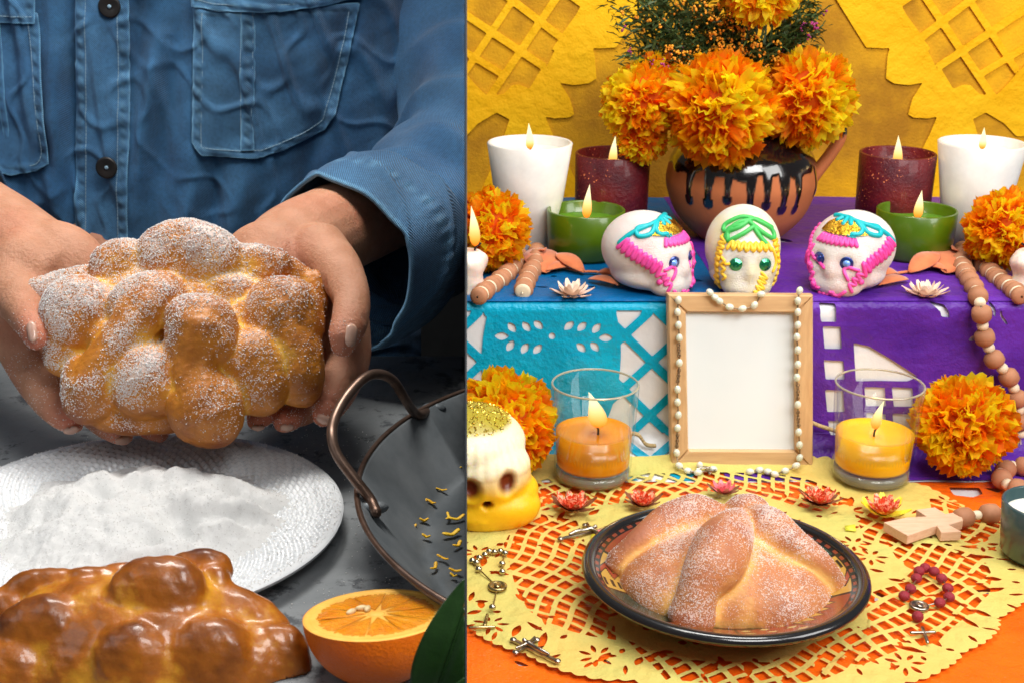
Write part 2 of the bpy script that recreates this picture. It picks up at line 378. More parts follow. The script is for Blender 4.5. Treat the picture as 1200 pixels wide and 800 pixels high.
# white satin underlay, over step and lower table
M_satin = pmat('white_satin', (0.62, 0.64, 0.66), (0.80, 0.80, 0.80), ns=10, rough=0.38, bump=0.5, bs=25, spec=0.6)
def drape(X, s, off=0.0, kick=0.045, frill=0.0):
    """s runs down: 0 at the step's back, 0.44 at its front edge, then down its face and out on to the table"""
    X = np.asarray(X, float); s = np.asarray(s, float); r = 0.010
    y = np.empty_like(s); z = np.empty_like(s); top = 0.475; a1 = top; a2 = a1+r*PI/2; hgt = STEPZ-r; a3 = a2+hgt-0.03
    m = s < a1; y[m] = STEPY+0.01+(a1-s[m]); z[m] = STEPZ+0.002
    m = (s >= a1) & (s < a2); th = (s[m]-a1)/r; y[m] = STEPY+0.01-np.sin(th)*(r+.002); z[m] = STEPZ-r+np.cos(th)*(r+0.002)
    m = (s >= a2) & (s < a3); q = (s[m]-a2)/(a3-a2); y[m] = STEPY-0.002-0.004*q**2; z[m] = STEPZ-r-(s[m]-a2)
    m = s >= a3; q = np.clip((s[m]-a3)/0.06, 0, 1); y[m] = STEPY-0.006-kick*q**1.6-np.maximum(s[m]-a3-0.06, 0); z[m] = np.maximum(0.030*(1-q)**1.7, 0)+0.0015
    y = y-off*(s > a1*0.99); z = z+off*(s <= a2)+off*0.5*(s > a3)
    wv = 0.0022*np.sin(X*42+1+s*9)*np.clip((s-a2)/0.1, 0, 1)+frill*np.sin(X*90)*np.clip((s-a3)/0.05, 0, 1)
    y = y-np.abs(wv)
    z = z+0.0012*np.abs(np.sin(X*23+s*31))*(s < a1)
    return np.stack([X, y, z], 1)
A1 = 0.475; A2 = A1+0.0157
def s_of_px(px, py):
    """pixel on the step's front face -> (X, s) of the drape"""
    p = at_y(px, py, STEPY-0.005); return p[0], A2+(STEPZ-0.01-p[2])
me, _ = cutsheet(lambda u, v: np.ones_like(u), 0.0008, 0.80, 0.0, 0.71, 60, 120, lambda u, v: drape(u, v))
tag(link('satin_cloth', me, M_satin), 'white satin underlay seen through the openings of the blue and purple papers', 'cloth')
def flat(z, wamp=0.0, seed=3, sc=30):
    return lambda u, v: np.stack([u, v, z+wamp*(1+wob(np.stack([u, v], 1), sc, seed))], 1)
me, _ = cutsheet(lambda u, v: np.ones_like(u), 0.0008, 0.81, 0.70, 1.372, 20, 20, flat(-0.004))
tag(link('table_underlay', me, M_satin), 'white underlay showing as small white gaps in the orange paper', 'cloth')
# ---------------------------------------------------------------- blue and purple punched papers on the step
M_blue = paper('blue_tissue', (0.0, 0.34, 0.54), (0.0, 0.42, 0.62), trl=0.12, rough=0.36)
M_dblue = paper('deep_blue_tissue', (0.0, 0.10, 0.30), (0.0, 0.15, 0.38), trl=0.15, rough=0.4)
M_purp = paper('purple_tissue', (0.085, 0.016, 0.28), (0.16, 0.035, 0.44), trl=0.2, rough=0.36)
def P2(pts): return [s_of_px(*p) for p in pts]
def L2(px, py, L, W, rot):
    x, s = s_of_px(px, py); return s_leaf(x, s, L/1060, W/1060, rot)
leaves = [L2(588, 394, 17, 9, 0.0)]+[L2(x, y, 15, 8.5, r) for x, y, r in ((600, 384, .9), (617, 383, .9), (631, 381, .75), (598, 405, -1.0), (615, 408, -1.05), (630, 409, -.85),
    (667, 382, -.75), (682, 383, -.8), (699, 385, -.9), (681, 407, .8), (697, 406, .85))]+[L2(710, 396, 17, 9, 0)]
xd, sd = s_of_px(647, 394); leaves.append(s_ell(xd, sd, .0037, .0037))
x0, s0 = s_of_px(764, 424)
lat = s_lat(0.0435, 0.0095, math.radians(45), math.radians(-45), p0=(x0+0.0218*1.414*0+0.0, s0))
cx_, cs_ = s_of_px(646, 420)
med = s_ell(cx_, cs_, 0.076, 0.125)
reg = lambda u, v: np.maximum(lat(u, v), np.maximum(0.0-med(u, v), A2-0.002-v))
fb = union(reg, *leaves)
XB = s_of_px(846, 420)[0]
me, _ = cutsheet(fb, 0.0009, XB, A1-0.015, 0.705, 170, 170, lambda u, v: drape(u, v, off=0.002))
tag(link('blue_punched_paper', me, M_blue), 'turquoise punched paper with leaf openings hanging down the left step front', 'paper')
tops = [s_leaf(x, s, l, w_, r) for x, s, l, w_, r in ((.12, .34, .06, .012, .1), (.155, .40, .012, .006, 0), (.085, .44, .02, .005, 0), (.11, .455, .015, .004, .3), (.02, .42, .03, .006, .2), (.14, .442, .012, .005, 0), (.045, .395, .018, .006, -.2),
    (.25, .41, .04, .014, .4), (.20, .30, .05, .012, .2), (.07, .36, .02, .006, .1), (.10, .40, .010, .005, 0))]
me, _ = cutsheet(union(*tops), 0.0009, XB, 0.0, A1+0.006, 170, 150, lambda u, v: drape(u, v, off=0.004))
tag(link('deep_blue_punched_paper', me, M_dblue), 'deeper blue punched paper lying flat on the left half of the step', 'paper')
XP = 0.80
rects = []
for (x1, y1, x2, y2) in ((960, 360, 979, 377), (964, 382, 985, 408), (965, 421, 988, 443), (966, 455, 987, 480), (969, 490, 989, 510), (1012, 452, 1036, 474), (1044, 452, 1068, 474), (1014, 482, 1036, 502), (1044, 482, 1066, 502)):
    rects.append(s_poly(P2([(x1, y1), (x2, y1+1), (x2+1, y2), (x1+2, y2)])))
rects += [s_poly(P2([(1000, 401), (1018, 405), (1050, 424), (1075, 440), (1062, 445), (1002, 445)])), s_poly(P2([(1088, 358), (1106, 362), (1114, 372), (1104, 371)])),
          L2(1163, 365, 16, 4, 1.0), L2(1176, 374, 22, 3, .9), L2(1140, 396, 12, 6, -.5), s_poly(P2([(1166, 476), (1186, 474), (1184, 482), (1168, 481)])), L2(1140, 505, 20, 8, .2), L2(1110, 350, 10, 3, .2)]
me, _ = cutsheet(union(*rects), XB, XP, A1-0.015, 0.705, 340, 170, lambda u, v: drape(u, v, off=0.0035))
topp = [s_leaf(x, s, l, w_, r) for x, s, l, w_, r in ((.46, .345, .05, .010, -.1), (.445, .40, .010, .006, 0), (.415, .44, .022, .005, 0), (.50, .44, .014, .004, .3), (.56, .41, .012, .005, .2), (.36, .30, .04, .02, .8), (.33, .36, .035, .016, .2), (.39, .24, .04, .02, .5),
    (.53, .38, .016, .005, -.2), (.49, .41, .010, .005, 0), (.33, .42, .03, .01, .3), (.60, .44, .02, .006, .3))]
tag(link('purple_punched_paper', me, M_purp), 'purple punched paper with square openings hanging down the right step front', 'paper')
me, _ = cutsheet(union(*topp), XB, XP, 0.0, A1+0.006, 260, 150, lambda u, v: drape(u, v, off=0.0045))
tag(link('purple_top_paper', me, M_purp), 'purple punched paper lying flat on the right half of the step under the skulls', 'paper')
# ---------------------------------------------------------------- orange paper and yellow-green lace paper on the lower table
M_orange = paper('orange_tissue', (0.86, 0.115, 0.005), (0.95, 0.16, 0.008), trl=0.1, rough=0.32)
def TZ(px, py): p = at_z(px, py, 0.002); return p[0], p[1]
oh = [s_poly([TZ(*q) for q in pts]) for pts in (((618, 757), (640, 753), (648, 760), (628, 762)), ((1112, 569), (1148, 570), (1152, 577), (1140, 581), (1118, 578)), ((1152, 570), (1175, 571), (1170, 576)), ((600, 770), (612, 773), (622, 778), (608, 777)),
     ((1140, 690), (1160, 688), (1162, 694), (1146, 694)), ((1028, 690), (1040, 697), (1024, 702)), ((622, 548), (632, 550), (624, 554)), ((700, 772), (722, 768), (720, 774)))]
me, _ = cutsheet(union(*oh), 0.0009, 0.80, 0.72, 1.375, 300, 240, flat(0.0, 0.0007, 5, 25))
tag(link('orange_punched_paper', me, M_orange), 'glossy orange punched paper covering the lower altar table', 'paper')
M_lace = paper('lace_tissue', (0.78, 0.53, 0.13), (0.60, 0.58, 0.16), trl=0.12, rough=0.6, ns=9)
LX, LY = 0.2305, 1.155
lo_poly = s_poly([(LX+a, y) for a, y in ((-.275, 1.12), (-.232, 1.045), (-.185, .990), (-.12, .955), (0, .925), (.11, .945), (.18, .985), (.235, 1.045), (.285, 1.11), (.315, 1.18), (.30, 1.25), (.25, 1.315), (.17, 1.365), (0, 1.39), (-.17, 1.385), (-.28, 1.35), (-.31, 1.25))])
def lace_out(u, v):
    th = np.arctan2((v-1.15)/.22, (u-LX)/.30); return -lo_poly(u, v)+.009*np.abs(np.cos(th*9))+.0028*np.abs(np.cos(th*70))-.004
holes = []
def warp(f): return lambda u, v: f(u+.006*np.sin(v*52+u*20), v+.006*np.sin(u*47+1))
lt = warp(s_lat(0.0158, 0.0046, math.radians(52), math.radians(-28)))
lt2 = warp(s_lat(0.0158, 0.0046, math.radians(128), math.radians(208)))
def region_pts(pts): return s_poly([TZ(*p) for p in pts])
r1 = region_pts([(590, 640), (606, 616), (640, 604), (676, 612), (690, 650), (700, 690), (720, 730), (722, 752), (690, 748), (650, 738), (620, 718), (604, 690)])
r2 = region_pts([(1036, 632), (1090, 640), (1150, 655), (1162, 676), (1158, 700), (1120, 735), (1090, 762), (1050, 752), (1020, 740), (1010, 700), (1048, 690), (1070, 670), (1050, 655)])
r3 = region_pts([(700, 566), (760, 556), (900, 556), (960, 566), (1000, 590), (960, 600), (860, 575), (740, 590), (660, 600)])
r4 = region_pts([(735, 752), (800, 775), (900, 778), (1000, 735), (1050, 745), (1060, 762), (960, 800), (900, 806), (780, 800)])
r5 = region_pts([(1000, 600), (1070, 612), (1040, 640), (1012, 632)]); r6 = region_pts([(640, 560), (700, 585), (640, 600), (600, 598)]); r7 = region_pts([(1090, 585), (1160, 600), (1185, 625), (1140, 640), (1080, 612)])
holes += [inter(lt, r5), inter(lt2, r6), inter(lt, r7)]
holes += [inter(lt, r1), inter(lt2, r2), inter(lt, r3), inter(lt2, r4)]
for k in range(-26, 27):
    th = -PI/2+k*0.116
    for (rr, L, W, dr) in ((0.86, .030, .007, 0), (0.80, .014, .005, .35), (0.93, .016, .004, -.2)):
        jx = math.cos(th+dr*.1); jy = math.sin(th+dr*.1); x = LX+0.30*rr*jx; y = 1.15+(0.212 if jy < 0 else .20)*rr*jy
        if k % 3 != 1 or rr > .9: holes.append(s_leaf(x, y, L*random.uniform(.5, 1), W, th+random.uniform(-.6, .6)))
for (fx, fy) in ((560, 650), (575, 735), (1000, 640), (1010, 770), (1060, 780), (1150, 640), (700, 770), (1020, 655), (640, 585), (1110, 590), (1160, 610), (590, 600)):
    cxx, cyy = TZ(fx, fy)
    for q in range(7): a = q*2*PI/7; holes.append(s_leaf(cxx+.011*math.cos(a), cyy+.011*math.sin(a), .012, .0042, a))
for k in range(90):
    a = random.uniform(0, 2*PI); rr = math.sqrt(random.uniform(.2, .75)); holes.append(s_leaf(LX+.30*rr*math.cos(a), LY+.2*rr*math.sin(a), random.uniform(.006, .022), random.uniform(.003, .007), random.uniform(0, PI)))
fl = lambda u, v: np.minimum(lace_out(u, v), union(*holes)(u, v))
def lace_map(u, v):
    z = 0.0030+0.0012*(1+np.clip(wob(np.stack([u, v], 1), 45, 8), -1, 1))+0.0004*(1+np.clip(wob(np.stack([u, v], 1), 160, 18), -1, 1)); r = np.hypot(u-LX, v-1.08); z = np.where(r < 0.125, np.minimum(z, 0.0042), z)
    z = z+0.02*np.clip((v-1.345)/0.03, 0, 1)**2*0.6
    return np.stack([u, v, z], 1)
me, _ = cutsheet(fl, 0.001, 0.62, 0.88, 1.374, 560, 440, lace_map)
tag(link('lace_punched_paper', me, M_lace), 'pale yellow-green lacy punched paper with scalloped edge spread over the orange paper', 'paper')
# ---------------------------------------------------------------- yellow backdrop
BY = 1.93
M_must = pmat('mustard_felt', (0.40, 0.17, 0.002), (0.92, 0.46, 0.003), ns=7, rough=0.85, bump=0.5, bs=260, detail=9, contrast=(0.38, 0.68))
M_yel = paper('yellow_paper', (0.94, 0.47, 0.0), (0.98, 0.55, 0.005), trl=0.08, rough=0.7)
me = mkmesh('b', *box((0.4509, BY+0.0095, 0.35), (0.90, 0.016, 0.9)), smooth=False)
tag(link('felt_backdrop', me, M_must), 'mottled mustard felt backdrop standing behind the altar', 'backdrop')
def strip(a, b, w_):
    a = np.array(a, float); b = np.array(b, float); d = (b-a)/np.linalg.norm(b-a); n = np.array([-d[1], d[0]])*w_/2; return s_poly([a+n, b+n, b-n, a-n])
latreg = s_poly([(480, -80), (720, -80), (690, -10), (676, 18), (655, 48), (637, 82), (624, 104), (612, 104), (600, 100), (590, 110), (572, 114), (556, 98), (546, 84), (480, 30)])
strips = [strip((500, -76), (660, 46), 9), strip((480, -26), (640, 80), 9), strip((480, 22), (590, 88), 8), strip((540, -92), (700, 16), 9), strip((600, -110), (720, -30), 8),
          strip((660, -14), (571, 118), 9), strip((616, -22), (540, 92), 8), strip((720, -40), (650, 60), 8), strip((560, -50), (500, 40), 8)]
petals = [s_poly([(676, 16), (690, -12), (722, -80), (800, -80), (760, -5), (722, 56), (700, 57), (686, 55)]),
          s_poly([(660, 38), (676, 16), (690, 40), (697, 66), (699, 92), (690, 98), (672, 100), (655, 97), (640, 80), (652, 55)]),
          s_poly([(636, 78), (648, 86), (658, 100), (668, 116), (673, 134), (667, 138), (650, 139), (634, 136), (618, 108)]),
          s_poly([(620, 104), (636, 130), (648, 158), (664, 190), (700, 260), (560, 280), (560, 230), (584, 180), (597, 140), (582, 132), (560, 145), (546, 160), (520, 160), (520, 60), (546, 86), (556, 98), (572, 114), (590, 110), (600, 100), (608, 99)])]
fy0 = inter(lambda u, v: latreg(u, v), lambda u, v: -union(*strips)(u, v))
def fyel(px, py):
    pm = np.where(px > 868.5, 1737-px, px)
    st = np.minimum(union(*strips)(pm, py), 1e9); st = np.maximum(st, latreg(pm, py)); sol = np.minimum(st, union(*petals)(pm, py))
    return -sol
def ymap(px, py):
    r = np.stack([at_y(a, b, BY-0.0016) for a, b in zip(px, py)]); r[:, 1] -= 0.0012*(1+wob(r[:, [0, 2]], 14, 4)); r[:, 0] = np.maximum(r[:, 0], 0.0008); return r
me, _ = cutsheet(fyel, 546.5, 1240, -50, 300, 346, 175, ymap)
tag(link('yellow_cutout_paper', me, M_yel), 'bright yellow cut-out paper with lattice and petals hanging on the mustard backdrop', 'paper')
# ================================================================ ALTAR OBJECTS
def onstep(px, py, z=STEPZ+0.003): p = at_z(px, py, z); return Vector(p)
# ---------------------------------------------------------------- candles
M_flame = bpy.data.materials.new('flame'); M_flame.use_nodes = True
nt = M_flame.node_tree; nt.nodes.remove(nt.nodes['Principled BSDF']); em = nt.nodes.new('ShaderNodeEmission'); at_ = _n(nt, 'ShaderNodeVertexColor', layer_name='Col')
nt.links.new(at_.outputs[0], em.inputs[0]); em.inputs[1].default_value = 1.6; lw = _n(nt, 'ShaderNodeLayerWeight', Blend=0.5); pw = _n(nt, 'ShaderNodeMath', operation='POWER'); pw.inputs[1].default_value = 3.0; nt.links.new(lw.outputs['Facing'], pw.inputs[0])
tp = _n(nt, 'ShaderNodeBsdfTransparent'); mx = _n(nt, 'ShaderNodeMixShader'); nt.links.new(pw.outputs[0], mx.inputs[0]); nt.links.new(em.outputs[0], mx.inputs[1]); nt.links.new(tp.outputs[0], mx.inputs[2]); nt.links.new(mx.outputs[0], nt.nodes['Material Output'].inputs[0])
M_wick = pmat('burnt_wick', (0.02, 0.018, 0.015), rough=0.9)
def flame_mesh(h, r, bend=0.0, hot=0.6):
    prof = [(0.05, 0), (0.6, 0.05), (0.92, 0.15), (1.0, 0.26), (0.93, 0.4), (0.74, 0.55), (0.5, 0.7), (0.27, 0.84), (0.11, 0.94), (0.02, 1.0)]
    V, F = lathe([(a*r, b*h) for a, b in prof], 20); C = []
    for i, (x, y, z) in enumerate(V):
        t = z/h; V[i] = (x+bend*t*t*h, y, z); k = min(1, max(0, (t-0.05)/hot)); C.append((1.0, 0.20+0.66*k, 0.012+0.46*k**1.8))
    me = mkmesh('flame', V, F); setcol(me, C); return me
def add_flame(parent, loc, h, r, bend=0.0, wick=0.006, hot=0.45, wb=0.002, lp=0.06):
    h *= random.uniform(.88, 1.16); r *= random.uniform(.88, 1.08); bend += random.uniform(-.10, .10)
    V, F = sweep([(0, 0, -0.002), (0.0002, 0, wick*0.5), (wb, 0, wick)], 0.0011, 8, sub=3)
    wk = link('wick', mkmesh('wick', V, F), M_wick, parent, True); wk.location = loc
    f = link('flame', flame_mesh(h*1.15, r*1.12, bend, hot+.15), M_flame, parent, True); f.location = (loc[0], loc[1]-0.001, loc[2]+wick*0.7)
    l = bpy.data.lights.new('candle_light', 'POINT'); l.energy = lp; l.color = (1, 0.62, 0.25); l.shadow_soft_size = 0.008
    lo = bpy.data.objects.new('candle_light', l); COL.objects.link(lo); lo.parent = parent; lo.location = (loc[0], loc[1]-0.001, loc[2]+wick+h*0.55)
M_ceram = pmat('white_ceramic', (0.76, 0.74, 0.69), rough=0.3, sss=0.25, sssr=(1, .8, .6))
M_wax = pmat('white_wax', (0.85, 0.80, 0.68), rough=0.35, sss=0.5, sssr=(1, .7, .4))
def cup(parent, name, mat, r0, r1, h, wall, depth, zb=0.0, rnd=0.004):
    prof = [(0.0005, zb), (r0-rnd, zb), (r0, zb+rnd), (r1, h-0.001), (r1-wall*0.3, h), (r1-wall*0.8, h), (r1-wall, h-0.0015)]
    ri = lambda z: r0+(r1-r0)*(z/h)-wall
    prof += [(ri(depth), depth), (0.0005, depth)]
    return link(name, mkmesh(name, *lathe(prof, 64)), mat, parent, True)
def white_candle(px, pyb, label):
    p = onstep(px, pyb); t = empty('pillar_candle', p, label, 'candle', 'tall white candles at the back of the altar')
    cup(t, 'holder', M_ceram, 0.033, 0.0515, 0.132, 0.004, 0.10)
    link('wax', mkmesh('wax', *lathe([(0.0005, 0.117), (0.02, 0.1165), (0.040, 0.1175), (0.0455, 0.1205)], 48)), M_wax, t, True)
    add_flame(t, (0, 0, 0.1175), 0.026, 0.0042, wick=0.008, lp=0.02, hot=0.2); return t
white_candle(619, 291, 'tall white tapered candle beside the orange marigold at the left back')
white_candle(1136, 291, 'tall white tapered candle beside the orange marigold at the right back')
M_redg = pmat('dark_red_glass', (0.060, 0.004, 0.010), (0.13, 0.008, 0.012), ns=30, rough=0.35, bump=0.6, bs=220, coat=0.15, spec=.3)
nt = M_redg.node_tree; b_ = nt.nodes['Principled BSDF']; tc = _n(nt, 'ShaderNodeTexCoord'); vo = _n(nt, 'ShaderNodeTexVoronoi', Scale=260.0); nt.links.new(tc.outputs['Object'], vo.inputs['Vector'])
n5 = _n(nt, 'ShaderNodeTexNoise', Scale=22.0); nt.links.new(tc.outputs['Object'], n5.inputs['Vector'])
ra = _n(nt, 'ShaderNodeMath', operation='SUBTRACT'); nt.links.new(n5.outputs[0], ra.inputs[0]); ra.inputs[1].default_value = 0.42
r2_ = _n(nt, 'ShaderNodeMath', operation='LESS_THAN'); nt.links.new(vo.outputs['Distance'], r2_.inputs[0]); nt.links.new(ra.outputs[0], r2_.inputs[1])
old = b_.inputs['Base Color'].links[0].from_socket; mx = _n(nt, 'ShaderNodeMix', data_type='RGBA'); nt.links.new(r2_.outputs[0], mx.inputs[0]); nt.links.new(old, mx.inputs[6]); mx.inputs[7].default_value = (0.75, 0.22, 0.08, 1); nt.links.new(mx.outputs[2], b_.inputs['Base Color'])
M_redwax = pmat('red_wax', (0.18, 0.01, 0.02), rough=0.4, sss=0.4)
def red_candle(px, y, label):
    p = at_y(px, 300, y); t = empty('votive_candle', (p[0], y, STEPZ+0.004), label, 'candle', 'dark red glass candles at the back of the altar')
    cup(t, 'glass', M_redg, 0.0445, 0.0462, 0.112, 0.0035, 0.06)
    link('wax', mkmesh('wax', *lathe([(0.0005, 0.090), (0.0425, 0.091)], 40)), M_redwax, t, True)
    add_flame(t, (0, 0, 0.092), 0.030, 0.0052, wick=0.005, lp=0.03); return t
red_candle(714, 1.665, 'dark red speckled glass candle beside the clay jug on its left, behind a green candle')
red_candle(1040, 1.665, 'dark red speckled glass candle between the clay jug and the right white candle')
M_green = pmat('green_glass', (0.055, 0.115, 0.002), (0.08, 0.155, 0.004), ns=12, rough=0.28, sss=0.0, coat=0.35)
M_green_in = pmat('green_wax', (0.09, 0.22, 0.01), rough=0.45, sss=0.3)
def green_candle(px, label):
    p = at_y(px, 300, 1.585); t = empty('votive_candle', (p[0], 1.585, STEPZ+0.004), label, 'candle', 'low green glass candles')
    cup(t, 'glass', M_green, 0.0445, 0.0468, 0.060, 0.0035, 0.03, rnd=0.008)
    link('wax', mkmesh('wax', *lathe([(0.0005, 0.045), (0.0428, 0.046)], 40)), M_green_in, t, True)
    add_flame(t, (0.001, 0, 0.046), 0.031, 0.0053, wick=0.004, lp=0.03); return t
green_candle(685, 'low green glass candle in front of the left dark red candle')
green_candle(1069, 'low green glass candle in front of the right dark red candle')
# clear tumblers with amber wax
M_glass = glassmat('clear_glass', (0.965, 0.98, 0.97), 0.015, 1.4, 0.02)
M_glassb = pmat('thick_glass_base', (0.80, 0.78, 0.62), rough=0.06, trans=0.75, ior=1.45)
M_amber = pmat('amber_wax', (0.62, 0.20, 0.001), (0.74, 0.27, 0.002), ns=14, rough=0.25, sss=0.15, sssr=(1, .5, .1), coat=0.3)
M_amber2 = pmat('golden_wax', (0.82, 0.36, 0.001), (0.90, 0.45, 0.002), ns=14, rough=0.25, sss=0.15, sssr=(1, .6, .1), coat=0.3)
def tumbler(px, label, wax, wz, bend, fh, fr, foff):
    p = at_y(px, 500, 1.338); t = empty('glass_candle', (p[0], 1.338, 0.006), label, 'candle', 'clear glass tumblers with burning amber wax')
    R0, R1, H = 0.0405, 0.0462, 0.107
    prof = [(0.0005, 0.0), (R0-0.003, 0), (R0, 0.003), (R1, H-0.001), (R1-0.0012, H+0.0004), (R1-0.0024, H-0.001), (R0-0.0022, 0.014), (0.0005, 0.014)]
    link('glass', mkmesh('glass', *lathe(prof, 72)), M_glass, t, True)
    V, F = lathe([(R1-0.0012+0.0012*math.cos(a), H-0.0004+0.0012*math.sin(a)) for a in np.linspace(0, 2*PI, 9)], 72)
    link('rim', mkmesh('rim', V, F), M_rim, t, True)
    link('glass_base', mkmesh('gb', *lathe([(0.0005, 0.0012), (R0-0.004, 0.0012), (R0-0.0012, 0.005), (R0-0.0012, 0.012), (0.0005, 0.0125)], 64)), M_glassb, t, True)
    ri = lambda z: R0+(R1-R0)*z/H-0.0028
    link('wax', mkmesh('wax', *lathe([(0.0005, 0.0155), (ri(.015)-.001, 0.0155), (ri(0.018), 0.018), (ri(wz), wz+0.002), (ri(wz)-0.0015, wz), (0.028, wz-0.001), (0.010, wz-0.0015), (0.0005, wz-0.001)], 64)), wax, t, True)
    add_flame(t, (foff, -0.004, wz-0.001), fh, fr, bend, wick=0.012, hot=0.5, wb=-0.004 if bend < 0 else 0.004, lp=0.10)
M_rim = pmat('glass_rim', (0.75, 0.68, 0.5), rough=0.08, trans=0.6, ior=1.45, spec=0.9)
tumbler(696, 'clear glass tumbler with darker amber wax and flame leaning left, left of the frame', M_amber, 0.052, -0.28, 0.036, 0.0085, 0.004)
tumbler(1026, 'clear glass tumbler with golden yellow wax, right of the frame', M_amber2, 0.050, 0.22, 0.030, 0.0052, -0.002)
# ---------------------------------------------------------------- marigolds of crinkled tissue
M_petal = pmat('petal_tissue', (0.95, 0.95, 0.95), (0.95, 0.95, 0.95), ns=200, rough=0.6, attr='Col', contrast=(.3, .7), spec=0.3)
nt = M_petal.node_tree; b_ = nt.nodes['Principled BSDF']; tr = _n(nt, 'ShaderNodeBsdfTranslucent'); vc = _n(nt, 'ShaderNodeVertexColor', layer_name='Col'); nt.links.new(vc.outputs[0], tr.inputs[0])
mx = _n(nt, 'ShaderNodeMixShader'); mx.inputs[0].default_value = 0.68; nt.links.new(b_.outputs[0], mx.inputs[1]); nt.links.new(tr.outputs[0], mx.inputs[2]); nt.links.new(mx.outputs[0], nt.nodes['Material Output'].inputs[0])
ORG = [(1.0, 0.31, 0.002), (1.0, 0.42, 0.003), (1.0, 0.24, 0.002), (1.0, 0.54, 0.005)]; YEL = [(1.0, 0.74, 0.01), (1.0, 0.62, 0.01), (1.0, 0.80, 0.02)]
def petals_mesh(R, axis, n, seed, yellow=0.25, centre=0.0, spread=1.0, squash=1.0, plen=0.52, wid=0.20, side=None, cut=True):
    """crinkled petals growing out from the flower's heart; the yellow ones cluster round the heart's axis"""
    r = np.random.default_rng(seed); ax = np.array(axis, float); ax /= np.linalg.norm(ax); V = []; F = []; C = []
    up = np.array([0, 0, 1.]) if abs(ax[2]) < .9 else np.array([1., 0, 0]); e1 = np.cross(ax, up); e1 /= np.linalg.norm(e1); e2 = np.cross(ax, e1)
    for k in range(n):
        ct = 1-2*spread*(k+0.5)/n*0.98; st = math.sqrt(max(0, 1-ct*ct)); ph = k*2.39996+r.uniform(-.3, .3)
        d = ax*ct+e1*st*math.cos(ph)+e2*st*math.sin(ph); d = d+r.normal(size=3)*0.13; d /= np.linalg.norm(d)
        s = np.cross(d, r.normal(size=3)); s /= np.linalg.norm(s); nn = np.cross(s, d)
        L = R*plen*r.uniform(.75, 1.15); base = d*(R*r.uniform(.82, 1.04)-L); W = R*wid*r.uniform(.6, 1.25); curl = r.uniform(-.45, .45)*L; tw = r.uniform(-.5, .5)
        yel = r.random() < (yellow if ct < 0.72-centre else 0.72)
        c = np.array((YEL if yel else ORG)[r.integers(0, 3)]); rows = 5; cols = 5; b0 = len(V); ph2 = r.uniform(0, 6)
        for i in range(rows):
            t = i/(rows-1); wv = W*(0.30+1.35*t-0.95*t**3); ca, sa = math.cos(tw*t), math.sin(tw*t); s2 = s*ca+nn*sa; n2 = nn*ca-s*sa
            for j in range(cols):
                q = j/(cols-1)-0.5; tip = (1.0+.16*(j % 2)-.10*abs(q)*2+r.uniform(-.05, .05)) if i == rows-1 else 1.0
                V.append(base+d*L*t*tip+s2*wv*2*q+n2*(curl*t*t+W*(.30*t*math.sin(q*11+ph2)+q*q*1.6*t)+r.normal()*W*.04))
                cc = c*(0.97+.05*t) if not yel else c; C.append(np.clip(cc+(np.array([0, .16, 0]) if i == rows-1 and j % 2 else 0), 0, 1))
        for i in range(rows-1):
            for j in range(cols-1): a = b0+i*cols+j; F.append((a, a+1, a+cols+1, a+cols))
    core, fc = ball((0, 0, 0), R*0.74, 16, 10); b0 = len(V); V += [np.array(v) for v in core]; F += [tuple(i+b0 for i in f) for f in fc]; C += [(1.0, .2, .005)]*len(core)
    V = np.array(V); V = V-np.outer(V@ax, ax)*(1-squash)
    return V, F, C
M_heart = M_petal
def marigold(px, py, d, rpx, label, axis=(0, -1, .3), n=420, seed=1, yellow=.25, centre=.12, squash=1.0, clip=0, group='tissue paper marigolds', **kw):
    c = at_d(px, py, d); R = rpx*d/FPX; V, F, C = petals_mesh(R, axis, n, seed, yellow, centre, squash=squash, **kw)
    me = mkmesh('petals', V+c, F); setcol(me, C)
    if clip: clipx(me, clip)
    t = empty('marigold', c, label, 'flower', group)
    o = link('petals', me, M_petal, t); o['kind'] = 'stuff'; return t
yd = lambda px, py, y: y/ray(px, py)[1]
marigold(845, 128, yd(845, 128, 1.60), 66, 'big marigold with a bright yellow heart in the middle front of the jug', (0, -1, .25), 480, 2, .16, .22, plen=.60, wid=.19)
marigold(752, 120, yd(752, 120, 1.63), 48, 'marigold at the left of the jug in profile, mixed orange and yellow', (-.6, -.7, .1), 380, 3, .42, .05, plen=.5)
marigold(768, 88, yd(768, 88, 1.66), 30, 'small orange marigold above the left one in the jug', (-.3, -.8, .5), 220, 13, .25, .05)
marigold(752, 162, yd(752, 162, 1.63), 31, 'small marigold hanging lowest at the left side of the jug', (-.5, -.8, -.3), 220, 23, .35, .05)
marigold(945, 115, yd(945, 115, 1.63), 58, 'marigold with a yellow heart at the right of the jug', (.35, -.95, .15), 420, 4, .14, .24, plen=.60, wid=.19)
marigold(893, -22, yd(893, -22, 1.63), 52, 'orange marigold topmost in the bouquet, cut by the picture edge', (0, -.7, -.5), 400, 5, .2, .05, plen=.55)
marigold(574, 268, yd(574, 268, 1.52), 48, 'orange marigold on the step at the left edge behind the small candle', (.3, -.9, .3), 380, 6, .28, .0, clip=1)
marigold(1178, 268, yd(1178, 268, 1.52), 48, 'orange marigold on the step at the right edge behind the small candle', (-.3, -.9, .3), 380, 7, .28, .0)
marigold(590, 494, yd(590, 494, 1.345), 62, 'marigold on the table at the left against the blue paper', (.1, -.9, .5), 460, 8, .48, .0, clip=1)
marigold(1130, 497, yd(1130, 497, 1.345), 59, 'marigold on the table at the right against the purple paper', (-.1, -.95, .3), 480, 9, .48, .0, squash=.9)
